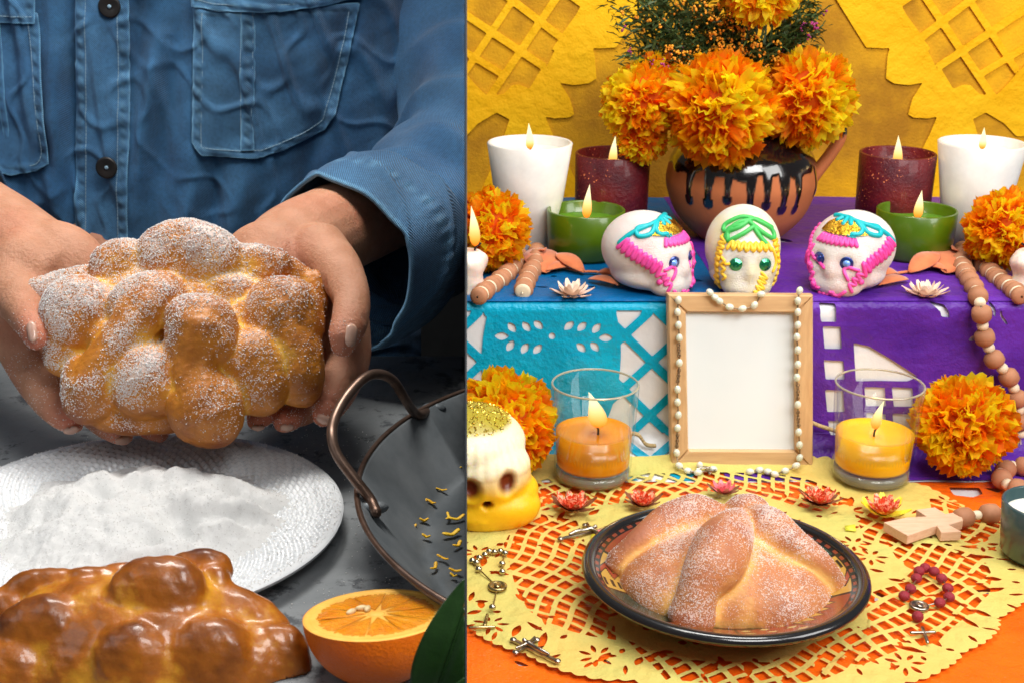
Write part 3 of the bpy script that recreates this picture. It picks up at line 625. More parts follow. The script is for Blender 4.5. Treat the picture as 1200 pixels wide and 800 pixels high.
# ---------------------------------------------------------------- clay jug with black glaze
JC = at_y(863, 290, 1.675); JX, JYc = JC[0], 1.675; JZ = STEPZ+0.005
M_clay = pmat('clay_and_glaze', (1, 1, 1), (0.88, 0.88, 0.88), ns=25, rough=0.75, attr='Col', bump=0.08, bs=300)
nt = M_clay.node_tree; b_ = nt.nodes['Principled BSDF']; vc = _n(nt, 'ShaderNodeVertexColor', layer_name='glaze'); mr = _n(nt, 'ShaderNodeMapRange'); mr.inputs[3].default_value = 0.72; mr.inputs[4].default_value = 0.10
nt.links.new(vc.outputs[0], mr.inputs[0]); nt.links.new(mr.outputs[0], b_.inputs['Roughness']); nt.links.new(vc.outputs[0], b_.inputs['Coat Weight'])
jprof = catmull([(0.045, 0, 0), (0.060, 0.012, 0), (0.080, 0.035, 0), (0.0915, 0.065, 0), (0.0920, 0.085, 0), (0.0840, 0.110, 0), (0.066, 0.130, 0), (0.050, 0.145, 0), (0.047, 0.160, 0), (0.053, 0.178, 0)], 14)[:, :2]
NJ = 420; V = []; C = []; G = []
drips = [(793, 235), (812, 239), (832, 235), (857, 245), (876, 242), (897, 247), (915, 247), (942, 226)]
dr = []
for (px, py) in drips:
    p = at_y(px, py, JYc-0.075); a = math.asin(max(-.98, min(.98, (px-863)/88.0))); dr.append((a, at_y(px, py, JYc-0.088*math.cos(a))[2]-JZ, random.uniform(.0042, .0052)))
rr_ = random.Random(4)
for k in range(9): dr.append((PI/2+.35+k*.3, rr_.uniform(.06, .075), .004))
for (r, z) in jprof:
    for k in range(NJ):
        a = -PI+2*PI*k/NJ; base = 0.095+0.0035*math.sin(a*7)+0.002*math.sin(a*17+1); g = (z-base)
        for (da, dz, w_) in dr:
            dx = (a-da)*0.088; 
            if abs(dx) < .02:
                q = max(z-(base+.004), 0) if z > dz else 0
                dd = abs(dx) if z >= dz else math.hypot(dx, z-dz)
                wz = w_*(1.25 if z < dz+.006 else 0.85+max(0, (z-dz-.016))*30)
                if z < base+.006: g = max(g, wz-dd)
        m = min(1, max(0, g/0.0009+.5)); t_ = min(1, max(0, g/0.003)); R_ = r+0.0010*(1-(1-t_)**2)
        V.append((JX+R_*math.sin(a), JYc-R_*math.cos(a), JZ+z)); C.append(tuple(np.array([.52, .155, .048])*(1-m)+np.array([.008, .006, .006])*m)); G.append(m)
F = []
for i in range(len(jprof)-1):
    for k in range(NJ): k2 = (k+1) % NJ; F.append((i*NJ+k, i*NJ+k2, (i+1)*NJ+k2, (i+1)*NJ+k))
n0 = len(V)
V.append((JX, JYc, JZ)); C.append((.52, .155, .048)); G.append(0)
F += [(n0, (k+1) % NJ, k) for k in range(NJ)]
me = mkmesh('body', V, F); setcol(me, C); setcol(me, G, 'glaze')
jug = empty('clay_jug', (JX, JYc, JZ), 'round terracotta jug with dripping black glaze and one handle holding the bouquet', 'jug')
link('body', me, M_clay, jug)
hp = [(0.082, .0, .075), (0.094, 0, .092), (0.106, 0, .110), (0.116, 0, .130), (0.114, 0, .146), (0.098, 0, .155), (0.075, 0, .156), (0.048, 0, .150)]
V, F = sweep([(JX+a, JYc-.012+b, JZ+c) for a, b, c in hp], [.0115, .0105, .010, .0095, .009, .009, .009, .009], 14, sub=6, flat=0.75)
me = mkmesh('h', V, F); P = verts(me); m = np.clip((P[:, 2]-JZ-.128+0.006*np.sin(P[:, 1]*500))/.0015, 0, 1); setcol(me, np.array([.52, .155, .048])[None]*(1-m[:, None])+np.array([.008, .006, .006])[None]*m[:, None]); setcol(me, m, 'glaze'); link('handle', me, M_clay, jug)
# ---------------------------------------------------------------- bouquet greenery
M_leaf = pmat('dark_sprig_leaf', (0.03, 0.060, 0.012), (0.07, 0.11, 0.025), ns=60, rough=0.55)
M_bud = pmat('small_orange_bud', (0.85, 0.25, 0.01), (0.8, .38, .02), ns=100, rough=0.6); M_mag = pmat('small_magenta_bud', (0.35, 0.03, 0.16), rough=0.6)
def sprig(px, py, y, seed, buds=14, mag=0, curl=0.0):
    r = random.Random(seed); tip = Vector(at_y(px, py, y)); b = Vector((JX+r.uniform(-.02, .02), JYc+r.uniform(-.02, .02), JZ+.17)); mid = (b+tip)/2+Vector((r.uniform(-.01, .01), 0, .01))
    path = catmull([b, mid, tip], 12); t = empty('greenery_sprig', b, 'dark green sprig with narrow leaves and tiny orange buds in the jug', 'greenery', 'dark green sprigs in the jug')
    link('stem', mkmesh('stem', *sweep(path, 0.0011, 6)), M_leaf, t); mb = MB(); bb = MB(); n = len(path)
    for k in range(120):
        i = int(n*(.25+.74*r.random()**.7)); i = min(i, n-1); p = path[i]; a = r.uniform(0, 2*PI)
        d = Vector((math.cos(a), math.sin(a)*.8, r.uniform(-.35, .9))).normalized(); L = r.uniform(.008, .020); s = d.cross(Vector((r.random(), r.random(), r.random()))).normalized()*L*.09
        q = Vector(p)+Vector((r.gauss(0, .005), r.gauss(0, .005), r.gauss(0, .005))); dn = Vector((0, 0, -L*.2))
        mb.add([q-s*.4, q+d*L*.5-s, q+d*L*.5+s+dn*.1, q+s*.4, q+d*L+dn], [(0, 1, 2, 3), (1, 4, 2)])
    lf = mb.build('leaf_cluster', M_leaf, t); lf['kind'] = 'stuff'
    for k in range(buds):
        i = min(int(n*(.35+.64*r.random())), n-1); q = Vector(path[i])+Vector((r.gauss(0, .010), -abs(r.gauss(0, .008))-.004, r.gauss(0, .008)))
        for _ in range(4): bb.add(*ball(q+Vector((r.gauss(0, .002), r.gauss(0, .002), r.gauss(0, .002))), r.uniform(.0010, .0019), 6, 4))
    if buds: o = bb.build('buds', M_mag if mag else M_bud, t); o['kind'] = 'stuff'
k = 0
for (px, py) in ((716, 8), (722, 28), (735, -10), (733, 50), (745, 20), (757, -15), (760, 35), (775, 5), (780, 55), (790, -20), (800, 25), (812, 50), (815, -5), (830, 20), (840, 60), (845, -10), (860, 35), (870, 60), (880, 50), (900, 62), (915, 45), (930, 30), (940, 5), (950, 40), (960, 10), (964, 30), (955, -15), (800, -50), (900, 80), (730, 65), (790, 75), (955, 25), (850, -40), (820, 8)):
    k += 1; sprig(px, py, 1.64+.05*((k*37 % 10)/10), k, buds=(16 if 775 < px < 905 else 3), mag=(px < 745 and k % 2 == 0) or px > 935)
# dense stems behind
mb = MB(); r = random.Random(5)
for k in range(700):
    px = r.uniform(748, 925); py = r.uniform(20, 110)+(abs(px-836)/90)**2*-30; q = Vector(at_y(px, py, 1.68+r.uniform(-.02, .03))); d = Vector((r.gauss(0, .6), r.gauss(0, .5), 1)).normalized(); L = r.uniform(.01, .03); s = d.cross(Vector((0, 1, .2))).normalized()*.0012
    mb.add([q-s, q+d*L*.5-s*1.3, q+d*L*.5+s*1.3, q+s, q+d*L], [(0, 1, 2, 3), (1, 4, 2)])
tag(mb.build('greenery_filling', M_leaf), 'mass of dark green needle leaves filling the middle of the bouquet', 'greenery', kind='stuff')
# ================================================================ SUGAR SKULLS
M_sug = pmat('sugar_paste', (0.84, 0.80, 0.74), (0.78, 0.70, 0.62), ns=40, rough=0.55, bump=0.35, bs=500, sss=0.3, sssr=(1, .7, .5), contrast=(.3, .8))
M_sugp = pmat('pink_tinted_sugar_paste', (0.84, 0.78, 0.72), (0.86, 0.60, 0.58), ns=22, rough=0.55, bump=0.8, bs=700, sss=0.3, sssr=(1, .7, .5), contrast=(.42, .75)); M_sugy = pmat('cream_tinted_sugar_paste', (0.84, 0.80, 0.70), (0.88, 0.76, 0.38), ns=22, rough=0.55, bump=0.8, bs=700, sss=0.3, sssr=(1, .8, .4), contrast=(.42, .72))
M_pink = pmat('pink_icing', (0.85, 0.055, 0.33), (0.9, 0.10, 0.42), rough=0.4, sss=0.2); M_turq = pmat('turquoise_icing', (0.0, 0.46, 0.50), rough=0.4); M_grn = pmat('green_icing', (0.06, 0.50, 0.10), rough=0.4)
M_yic = pmat('yellow_icing', (0.92, 0.50, 0.02), (0.95, .6, .05), rough=0.4, sss=0.2); M_foil = pmat('gold_foil', (0.80, 0.50, 0.06), (0.55, 0.30, 0.02), ns=60, rough=0.22, metal=1.0, bump=1.0, bs=90, bd=0.5)
M_beye = pmat('dark_blue_sequin', (0.02, 0.05, 0.30), rough=0.2, metal=0.6, coat=1); M_bgem = pmat('light_blue_gem', (0.15, 0.35, 0.85), rough=0.1, coat=1); M_geye = pmat('green_sequin', (0.0, 0.20, 0.07), (0.01, .35, .15), ns=300, rough=0.15, metal=0.7, coat=1)
def skull_mesh(k=1.0, tall=1.0):
    mb = MB(); mb.add(*ball((0, .012*k, .048*k), (.047*k, .050*k, .042*k*tall), 40, 28)); mb.add(*ball((0, -.022*k, .036*k), (.038*k, .024*k, .036*k), 32, 20)); mb.add(*ball((0, -.026*k, .014*k), (.032*k, .022*k, .018*k), 24, 16))
    mb.add(*ball((0, .004*k, .020*k), (.042*k, .046*k, .019*k), 28, 14)); mb.add(*ball((0, -.042*k, .032*k), (.009*k, .008*k, .012*k), 16, 10))
    me = fuse(mb, .0022, 12, .5); P = verts(me)
    for s in (-1, 1):
        d = np.hypot((P[:, 0]-s*.0165*k), (P[:, 2]-.040*k)); P[:, 1] += np.where(P[:, 1] < 0, .006*k*np.exp(-(d/.009/k)**2), 0)
    P[:, 2] = np.maximum(P[:, 2], 0.001); setverts(me, P); return me
def surf(bvh, az, el, c, lift=0.0):
    """point on the skull seen from its centre c at azimuth az (0 = face, + = its right-hand side in view) and elevation el, degrees"""
    a, e = math.radians(az), math.radians(el); d = Vector((math.sin(a)*math.cos(e), -math.cos(a)*math.cos(e), math.sin(e))); o = Vector(c)+d*0.2
    h, n, _, _ = bvh.ray_cast(o, -d)
    return (h+n*lift, n) if h else (Vector(c)+d*.04, d)
def icing(bvh, c, pts, r, sub=6, lift=.0006, n=8): 
    P = catmull([(a, e, 0) for a, e in pts], sub)[:, :2]; return sweep([tuple(surf(bvh, a, e, c, lift)[0]) for a, e in P], r, n)
def zig(a0, e0, a1, e1, n, amp):
    out = []; dx, dy = a1-a0, e1-e0; L = math.hypot(dx, dy); nx, ny = -dy/L, dx/L
    for i in range(n*2+1):
        t = i/(n*2); s = amp*(1 if i % 2 else -1); out.append((a0+dx*t+nx*s, e0+dy*t+ny*s))
    return out
def sugar_skull(loc, rz, label, mirror=1):
    t = empty('sugar_skull', loc, label, 'sugar skull', 'decorated sugar skulls on the step', rz); me = skull_mesh(.96); link('skull', me, M_sugp, t, True)
    bv = BVHTree.FromPolygons([tuple(v) for v in verts(me)], [tuple(p.vertices) for p in me.polygons]); c = (0, 0, .042); m = mirror
    def ic(name, mat, paths, r, **kw):
        mb = MB()
        for p in paths: mb.add(*icing(bv, c, [(a*m, e) for a, e in p], r, **kw))
        return mb.build(name, mat, t, local=True)
    ic('side_icing', M_pink, [zig(-106, 22, -46, -10, 8, 9)], .0026)
    ic('side_icing', M_pink, [zig(106, 22, 46, -10, 8, 9)], .0026)
    ic('brow_icing', M_pink, [zig(-36, 30, 38, 30, 9, 6)], .0025)
    ic('cheek_icing', M_pink, [[(-40, -10), (-28, -9), (-20, -13), (-27, -24)], [(8, -12), (20, -10), (34, -3)], [(34, -1), (36, 2)], [(-42, -20), (-40, -24)], zig(-44, -14, -30, -34, 3, 4), zig(36, -18, 22, -40, 3, 4), zig(-18, -46, 18, -46, 5, 4), [(-8, -38), (-3, -40)], [(14, -36), (19, -37)], [(-24, -36), (-14, -42), (-4, -38)], [(40, -20), (42, 0), (40, 14)]], .0020)
    for q in ((-46, -27), (22, -34), (36, -14)): ic('icing_dot', M_pink, [[q, (q[0]+1, q[1]+1)]], .0034)
    ic('crown_icing', M_turq, [[(-110, 20), (-95, 40), (-70, 58), (-40, 70), (0, 78), (60, 74), (80, 66)], [(-70, 58), (-92, 48), (-84, 36), (-62, 44), (-55, 62)], [(-45, 68), (-52, 52), (-44, 44), (-28, 44)], [(0, 76), (0, 62)], [(30, 74), (34, 66)], [(-20, 76), (-24, 62)]], .0028)
    V = []; F = []; 
    for i in range(15):
        for j in range(6):
            q = surf(bv, (-62+i*8.0)*m, 40+j*5.6, c, .0012+random.uniform(0, .0012))[0]; V.append(q)
    for i in range(14):
        for j in range(5): a = i*6+j; F.append((a, a+6, a+7, a+1) if m > 0 else (a, a+1, a+7, a+6))
    link('foil_band', mkmesh('foil', V, F), M_foil, t, True)
    for s in (-1, 1):
        h, n = surf(bv, s*23, -3, c, .0012); R = n.to_track_quat('Z', 'Y').to_matrix()
        V, F = lathe([(.0003, .0006), (.0070, .0012), (.0077, .0), (.0070, -.001)], 24); e = link('eye', mkmesh('eye', [tuple(R @ Vector(v)+h) for v in V], F), M_beye, t, True)
        if s*m == -1 or True:
            V, F = lathe([(.0003, .0034), (.0026, .0028), (.0042, .0008)], 12); link('eye_gem', mkmesh('gem', [tuple(R @ Vector(v)+h) for v in V], F), M_bgem if s*m == -1 else M_beye, e, True)
    st = MB()
    for a in (-30, -24): 
        h, n = surf(bv, a*m, 38, c, .002); st.add(*ball(h, .0016, 8, 6)); [st.add(*ball(h+Vector((.0026*math.cos(q), -.0005, .0026*math.sin(q))), .0011, 6, 4)) for q in (0, 1.26, 2.5, 3.8, 5)]
    st.build('star_bead', M_turq, t, local=True)
    return t
p = at_y(763, 330, 1.452); sugar_skull((p[0], 1.452, STEPZ+.005), math.radians(50), 'sugar skull with pink icing and blue eyes turned right, left of the three', 1)
p = at_y(991, 330, 1.452); sugar_skull((p[0], 1.452, STEPZ+.005), math.radians(-40), 'sugar skull with pink icing and blue eyes turned left, right of the three', -1)
# middle skull, green and yellow
p = at_y(868, 330, 1.455); t = empty('sugar_skull', (p[0], 1.447, STEPZ+.005), 'middle sugar skull with yellow icing hair, green eyes and green loops behind the frame', 'sugar skull', 'decorated sugar skulls on the step', 0)
me = skull_mesh(.93, 1.14); P = verts(me); P[:, 0] *= .94; P[:, 2] *= 1.05; setverts(me, P); link('skull', me, M_sugy, t, True)
bv = BVHTree.FromPolygons([tuple(v) for v in verts(me)], [tuple(p_.vertices) for p_ in me.polygons]); c = (0, 0, .042)
def ic(name, mat, paths, r):
    mb = MB(); [mb.add(*icing(bv, c, p_, r)) for p_ in paths]; return mb.build(name, mat, t, local=True)
ic('hair_icing', M_yic, [zig(-54, 34, -62, -50, 9, 6)], .0024); ic('hair_icing', M_yic, [zig(54, 34, 62, -50, 9, 6)], .0024)
ic('brow_icing', M_yic, [zig(-40, 26, 34, 24, 7, 6)], .0024)
ic('face_icing', M_yic, [zig(-44, 5, -40, -28, 3, 3), zig(22, -18, 8, -42, 5, 6), zig(-24, -44, 12, -44, 5, 4), [(38, 20), (42, 0), (36, -14)], [(-38, -4), (-28, -2)], [(-58, 38), (-58, 32)]], .0017)
ic('crown_icing', M_grn, [[(-52, 38), (-40, 58), (-10, 66), (10, 58), (30, 45), (52, 34), (56, 48), (30, 64), (0, 72), (-40, 70), (-66, 54), (-58, 44), (-30, 54), (0, 68), (30, 66), (60, 50)],
    [(-42, 32), (-20, 44), (6, 56), (12, 50), (22, 36), (28, 28)], [(-52, 38), (-44, 32)], [(-46, 34), (-50, 50), (-20, 60)]], .0027)
for s in (-1, 1):
    h, n = surf(bv, s*24, -4, c, .0018); R = n.to_track_quat('Z', 'Y').to_matrix(); V, F = lathe([(.0003, .003), (.0036, .0028), (.0068, .001), (.0076, -.001)], 14); link('eye', mkmesh('eye', [tuple(R @ Vector(v)+h) for v in V], F, False), M_geye, t, True)
# ---------------------------------------------------------------- skull candle, cut by the left edge of the altar
M_yw = pmat('yellow_candle_wax', (0.90, 0.52, 0.02), (0.92, 0.60, 0.03), rough=0.35, attr='Col', sss=0.4, sssr=(1, .6, .2), ns=30, bump=0.2, bs=200)
for m_ in (M_yw,): m_.node_tree.nodes['Mix'].inputs[6].default_value = (1, 1, 1, 1); m_.node_tree.nodes['Mix'].inputs[7].default_value = (.93, .93, .93, 1)
cx = at_y(566, 560, 1.262)[0]; base = at_z(566, 628, .006); SY = 1.268
mb = MB(); mb.add(*ball((cx-.012, SY, .078), (.052, .056, .036), 40, 28)); mb.add(*ball((cx, SY-.022, .052), (.048, .042, .042), 32, 20)); mb.add(*ball((cx+.012, SY-.030, .022), (.046, .034, .026), 28, 18)); mb.add(*ball((cx+.030, SY-.022, .036), (.026, .026, .018), 20, 14))
mb.add(*lathe([(.001, 0), (.046, 0), (.05, .012), (.04, .03), (.001, .03)], 32, (cx, SY-.015, .006)))
me = fuse(mb, .0022, 10, .5); P = verts(me)
eyes = [at_y(594, 566, SY-.055), at_y(551, 572, SY-.055)]; nose = at_y(571, 592, SY-.06)
N = normals(me); sock = np.zeros(len(P))
for e, (a, b) in ((eyes[0], (.0085, .0115)), (eyes[1], (.010, .011)), (nose, (.0045, .004))):
    q = np.clip(1.35-np.sqrt(((P[:, 0]-e[0])/a)**2+((P[:, 2]-e[2])/b)**2), 0, 1)*(N[:, 1] < 0.2); sock = np.maximum(sock, q)
P[:, 1] += sock*.011
zt = P[:, 2]; an = np.arctan2(P[:, 0]-cx, -(P[:, 1]-SY)); band = np.clip(1-np.abs(zt-.079)/.018, 0, 1)**.4; P[:, :2] += (N[:, :2])*(.0030*band*(0.6+0.6*np.abs(np.sin(an*17)))[..., None] if False else (.0028*band*(.5+.7*np.abs(np.sin(an*17))))[:, None])
setverts(me, P); yellow = np.array([.93, .52, .008]); ivory = np.array([.90, .80, .55]); wz = np.clip((zt-.050+.006*wob(P, 60, 2))/.016, 0, 1)[:, None]
Cc = yellow*(1-wz)+ivory*wz; sk = np.clip(sock*2.2-.5, 0, 1)[:, None]; Cc = Cc*(1-sk)+np.array([.20, .03, .005])*sk
gt = np.clip((zt-.099)/.004, 0, 1)[:, None]; Cc = Cc*(1-gt)+np.array([.42, .33, .03])*gt; setcol(me, Cc); clipx(me, 1)
t = empty('skull_candle', (cx, SY, .006), 'yellow wax skull candle with gold glitter crown cut by the left edge of the altar', 'skull candle'); sk_o = link('skull', me, M_yw, t)
Pp, Nn = pts_on(me, 900, 5, lambda c_, n_, T: (c_[:, 2] > .100)*(c_[:, 0] > .002)*1.0); M_glit = pmat('gold_glitter', (0.85, 0.62, 0.12), rough=0.25, metal=1.0)
o = link('glitter', grains(Pp[:380], Nn[:380], .0010), M_glit, t); o['kind'] = 'stuff'
# ---------------------------------------------------------------- picture frame on the step's face
M_wood = pmat('pale_beech', (0.66, 0.42, 0.20), (0.56, 0.33, 0.15), ns=14, rough=0.45, stretch=(14, 14, 1.2), bump=0.12, bs=120, coat=0.15)
M_woodh = pmat('pale_beech_rail', (0.66, 0.42, 0.20), (0.56, 0.33, 0.15), ns=14, rough=0.45, stretch=(1.2, 14, 14), bump=0.12, bs=120, coat=0.15)
bl, brr, tl, trr = at_y(786, 546, 1.368), at_y(952, 547, 1.368), at_y(783, 345, 1.392), at_y(951, 345, 1.392)
fr = empty('picture_frame', tuple((bl+brr)/2), 'empty pale wooden picture frame with white sheet leaning against the step', 'picture frame')
fw = brr[0]-bl[0]; fh = float(np.linalg.norm((tl+trr)/2-(bl+brr)/2)); ex = (brr-bl)/fw; ey = ((tl+trr)/2-(bl+brr)/2)/fh; ez = np.cross(ey, ex)*-1; ez = np.cross(ex, ey)
def FR(u, v, n_=0.0): return tuple((bl+brr)/2+ex*(u-fw/2)+ey*v+ez*(n_))
if ez[1] > 0: ez = -ez
b = 0.0195
def rail(name, quad, mat):
    V = []
    for (h0, ins) in ((-.010, 0), (.0015, 0), (.004, .0015)):
        cc = np.mean(np.array(quad), 0)
        for (u, v) in quad: V.append(FR(u+(ins if u < cc[0] else -ins)*1.0, v+(ins if v < cc[1] else -ins)*.999, h0))
    Fq = [(0, 1, 2, 3)]+[(i*4+k, i*4+(k+1) % 4, (i+1)*4+(k+1) % 4, (i+1)*4+k) for i in range(2) for k in range(4)]+[(8, 9, 10, 11)]
    o = link(name, mkmesh(name, V, Fq, False), mat, fr)
g = .0002
rail('stile', [(0, 0), (b-g, b), (b-g, fh-b), (0, fh)], M_wood); rail('stile', [(fw-b+g, b), (fw, 0), (fw, fh), (fw-b+g, fh-b)], M_wood)
rail('rail', [(0+g*2, 0), (fw-g*2, 0), (fw-b, b-g), (b, b-g)], M_woodh); rail('rail', [(b, fh-b+g), (fw-b, fh-b+g), (fw-g*2, fh), (g*2, fh)], M_woodh)
M_sheet = pmat('white_card', (0.78, 0.83, 0.83), (0.74, 0.80, 0.80), ns=6, rough=0.5, coat=0.4)
link('sheet', mkmesh('sheet', [FR(u, v, -.0035) for u, v in ((b-.002, b-.002), (fw-b+.002, b-.002), (fw-b+.002, fh-b+.002), (b-.002, fh-b+.002))], [(0, 1, 2, 3)], False), M_sheet, fr)
# ================================================================ PLATE AND SUGARED BREAD ON THE ALTAR
PC = at_z(848, 674, .030); PC[2] = 0.008
M_plate = pmat('painted_clay', (1, 1, 1), (0.88, 0.88, 0.88), ns=60, rough=0.25, attr='Col', coat=0.5)
def plate_col(r, a, R):
    """painted bands: r radius, a angle"""
    black = np.array([.012, .011, .011]); red = np.array([.33, .065, .03]); och = np.array([.52, .30, .06]); grn = np.array([.035, .06, .04]); cream = np.array([.60, .42, .15]); t = r/R
    if t > .955: return black
    if t > .93: return black if int(a*60/PI) % 2 else red*.7
    if t > .60:
        q = (t-.60)/.33; s = a/(2*PI)*10; k = int(s) % 5; f = s-int(s)
        if f < .03 or f > .97 or q > .96 or q < .03: return black
        if k == 0:
            zz = abs((q*3) % 1-.5)*.5+.3; c = och if abs(f-zz) > .08 else red
            return black if abs(abs(f-zz)-.09) < .02 or (abs(f-.78) < .1 and abs((q*6) % 1-.5) < .2) else c
        if k == 1:
            st = abs(((q*4+f*2) % 1)-.5); return grn if st > .1 or f < .2 or f > .85 else black
        if k == 2:
            d = math.hypot((q-.5)*1.2, (f-.45)); 
            if .16 < d < .21 or .30 < d < .33 or d < .05: return black
            return red if abs((f*9+q*3) % 1-.5) < .42 else och*.8
        if k == 3:
            dd = abs(((q*3) % 1)-.5)+abs(((f*3) % 1)-.5); return cream if dd < .3 else (black if dd < .38 else red)
        w_ = abs(((f*5) % 1)-.5)*2; return och if q < .35+.3*w_ else (black if q < .42+.3*w_ else red*.8)
    if t > .57: return black
    return red*(.8+.2*math.sin(a*9)*math.sin(r*300))
prof = [(0.0005, .0065), (.055, .0065), (.068, .0085), (.082, .0135), (.098, .0205), (.110, .0262), (.1175, .0295)]
prof = [(a*.982, b_) for a, b_ in prof]; dn = catmull([(a, b_, 0) for a, b_ in prof], 12)[:, :2]; RR = .1207; NA = 900; V = []; C = []; F = []
for (r, z) in dn:
    for k in range(NA): a = 2*PI*k/NA; V.append((PC[0]+r*math.cos(a), PC[1]+r*math.sin(a), PC[2]+z)); C.append(plate_col(r, (a+.35) % (2*PI), RR*.985))
for i in range(len(dn)-1):
    for k in range(NA): k2 = (k+1) % NA; F.append((i*NA+k, i*NA+k2, (i+1)*NA+k2, (i+1)*NA+k))
t = empty('clay_plate', tuple(PC), 'round painted clay plate with black rim under the sugared bread', 'plate')
me = mkmesh('dish', V, F); setcol(me, C); link('painted_face', me, M_plate, t)
M_rimb = pmat('black_glazed_rim', (0.010, 0.010, 0.011), rough=0.22, coat=0.7, bump=0.1, bs=80); M_under = pmat('terracotta_underside', (.34, .09, .04), rough=0.6)
V, F = lathe([(.1146+.0050+.0062*math.cos(x), .0288+.0046*math.sin(x)) for x in np.linspace(0, 2*PI, 17)], 128, tuple(PC)); link('rim', mkmesh('rim', V, F), M_rimb, t)
V, F = lathe([(.119, .025), (.107, .015), (.085, .004), (.06, -.0005), (.055, -.0035), (.048, -.0035), (.048, .002), (.001, .002)], 96, tuple(PC)); link('underside', mkmesh('us', V, F), M_under, t)
def finish_bread(me, lo, hi, up=(0, 0, 1), sug=1.0, its=40, nz0=-.1, sgain=1.0, addz=0.0, seed=3, smin=0.0):
    cv = cavity(me, its); N = normals(me); P = verts(me); q = np.clip((cv-lo)/(hi-lo), 0, 1); u = N@np.array(up)
    bake = np.clip(q*.75+np.clip(u, 0, 1)*addz+.08*wob(P, 60, seed), 0, 1)
    s = np.clip(np.clip(q*1.15, smin, 1)*np.clip((u-nz0)*1.3, 0, 1)*(.72+.42*wob(P, 50, seed+1)+.2*wob(P, 140, seed+2)), 0, 1)*sgain
    a = me.color_attributes.new('bake', 'FLOAT_COLOR', 'POINT'); D = np.ones((len(P), 4), np.float32); D[:, 0] = bake; D[:, 1] = s; a.data.foreach_set('color', D.ravel()); return s
M_bread3 = breadmat('sugared_crust_pink', (0.36, 0.115, 0.05), (0.56, 0.21, 0.065), (0.82, 0.44, 0.12), 0.75, .6, sugarcol=(.90, .74, .66))
def ellhit(px, py, c, r, sink=0.0):
    """point where the sight line meets an ellipsoid lying level"""
    o = (CAM-c)/r; d = ray(px, py)/r; A = d@d; B = 2*o@d; Cq = o@o-1; D = B*B-4*A*Cq
    if D < 0: tt = -B/(2*A)
    else: tt = (-B-math.sqrt(D))/(2*A)
    p = CAM+ray(px, py)*tt; n = (p-c)/r**2; n /= np.linalg.norm(n); return p-n*sink
c3 = np.array([PC[0]+.0005, PC[1]+.006, PC[2]+.012]); r3 = np.array([.091, .073, .046]); mb = MB(); mb.add(*ball(c3, r3, 48, 30))
c3b = np.array([PC[0]+.03, PC[1]-.008, PC[2]+.012]); mb.add(*ball(c3b, (.064, .062, .040), 32, 20)); mb.add(*ball(c3+np.array([-.048, -.012, 0]), (.046, .05, .036), 32, 20))
def bone(pts, sink=.006): 
    P = []; R = []
    for (px, py, r) in pts: P.append(ellhit(px, py, c3, r3, sink)); R.append(r*1.21/FPX)
    return sweep(P, R, 18, sub=6)
mb.add(*bone([(862, 618, 18), (850, 640, 32), (836, 668, 34), (820, 694, 24), (812, 722, 27)], -.006))
mb.add(*bone([(850, 612, 15), (815, 608, 24), (782, 622, 23), (752, 640, 16), (731, 662, 17)], -.005))
mb.add(*bone([(868, 612, 15), (900, 626, 25), (932, 650, 20), (955, 668, 17), (971, 690, 17)], -.006))
mb.add(*bone([(852, 606, 12), (838, 600, 12)], .0)); mb.add(*ball(ellhit(876, 616, c3, r3, -.008)+np.array([0, .010, 0]), (.022, .018, .0175), 20, 14))
me = fuse(mb, .0019, 4, .5); P = verts(me); setverts(me, P+normals(me)*(.0007*wob(P, 90, 11))[:, None]); cutz(me, PC[2]+.0075)
s = finish_bread(me, -.0018, .0035, sug=1, its=60, addz=.35, nz0=-.5, sgain=1.05, smin=.55)
t = empty('sugared_bread', tuple(c3), 'pale sugared bread of the dead with crossed bone strips on the painted plate', 'bread'); bo = link('crust', me, M_bread3, t)
M_grain = pmat('sugar_crystal', (0.88, 0.86, 0.84), rough=0.25, sss=0.2)
Pp, Nn = pts_on(me, 9000, 5, lambda c_, n_, T: np.clip(n_[:, 2]+.4, 0, 1)*s[T[:, 0]]); o = link('sugar_grains', grains(Pp, Nn, .00042), M_grain, t); o['kind'] = 'stuff'
# ================================================================ PAPER AND TIN FLOWERS
def petal_ring(mb, c, n, L, W, tilt, col, a0=0, cup=.3, ragged=0, r0=.002, rnd=None):
    for k in range(n):
        a = a0+2*PI*k/n+(rnd.uniform(-.1, .1) if rnd else 0); d = np.array([math.cos(a), math.sin(a), 0]); s = np.array([-math.sin(a), math.cos(a), 0]); up = np.array([0, 0, 1.]); V = []; rows = 5
        for i in range(rows):
            t = i/(rows-1); w_ = W*math.sin(PI*(.12+.80*t))**.8*(1-.35*t); tl = tilt+cup*t; p = np.array(c)+d*(r0+L*t*math.cos(tl))+up*(L*t*math.sin(tl))
            for q in (-1, 0, 1): V.append(p+s*w_/2*q+up*(abs(q)*W*.12))
        F = [(i*3+j, i*3+j+1, i*3+j+4, i*3+j+3) for i in range(rows-1) for j in (0, 1)]; mb.add(V, F, col if isinstance(col, list) else [tuple(col)]*len(V))
M_fpaper = pmat('flower_paper', (1, 1, 1), (.9, .9, .9), ns=150, rough=.6, attr='Col')
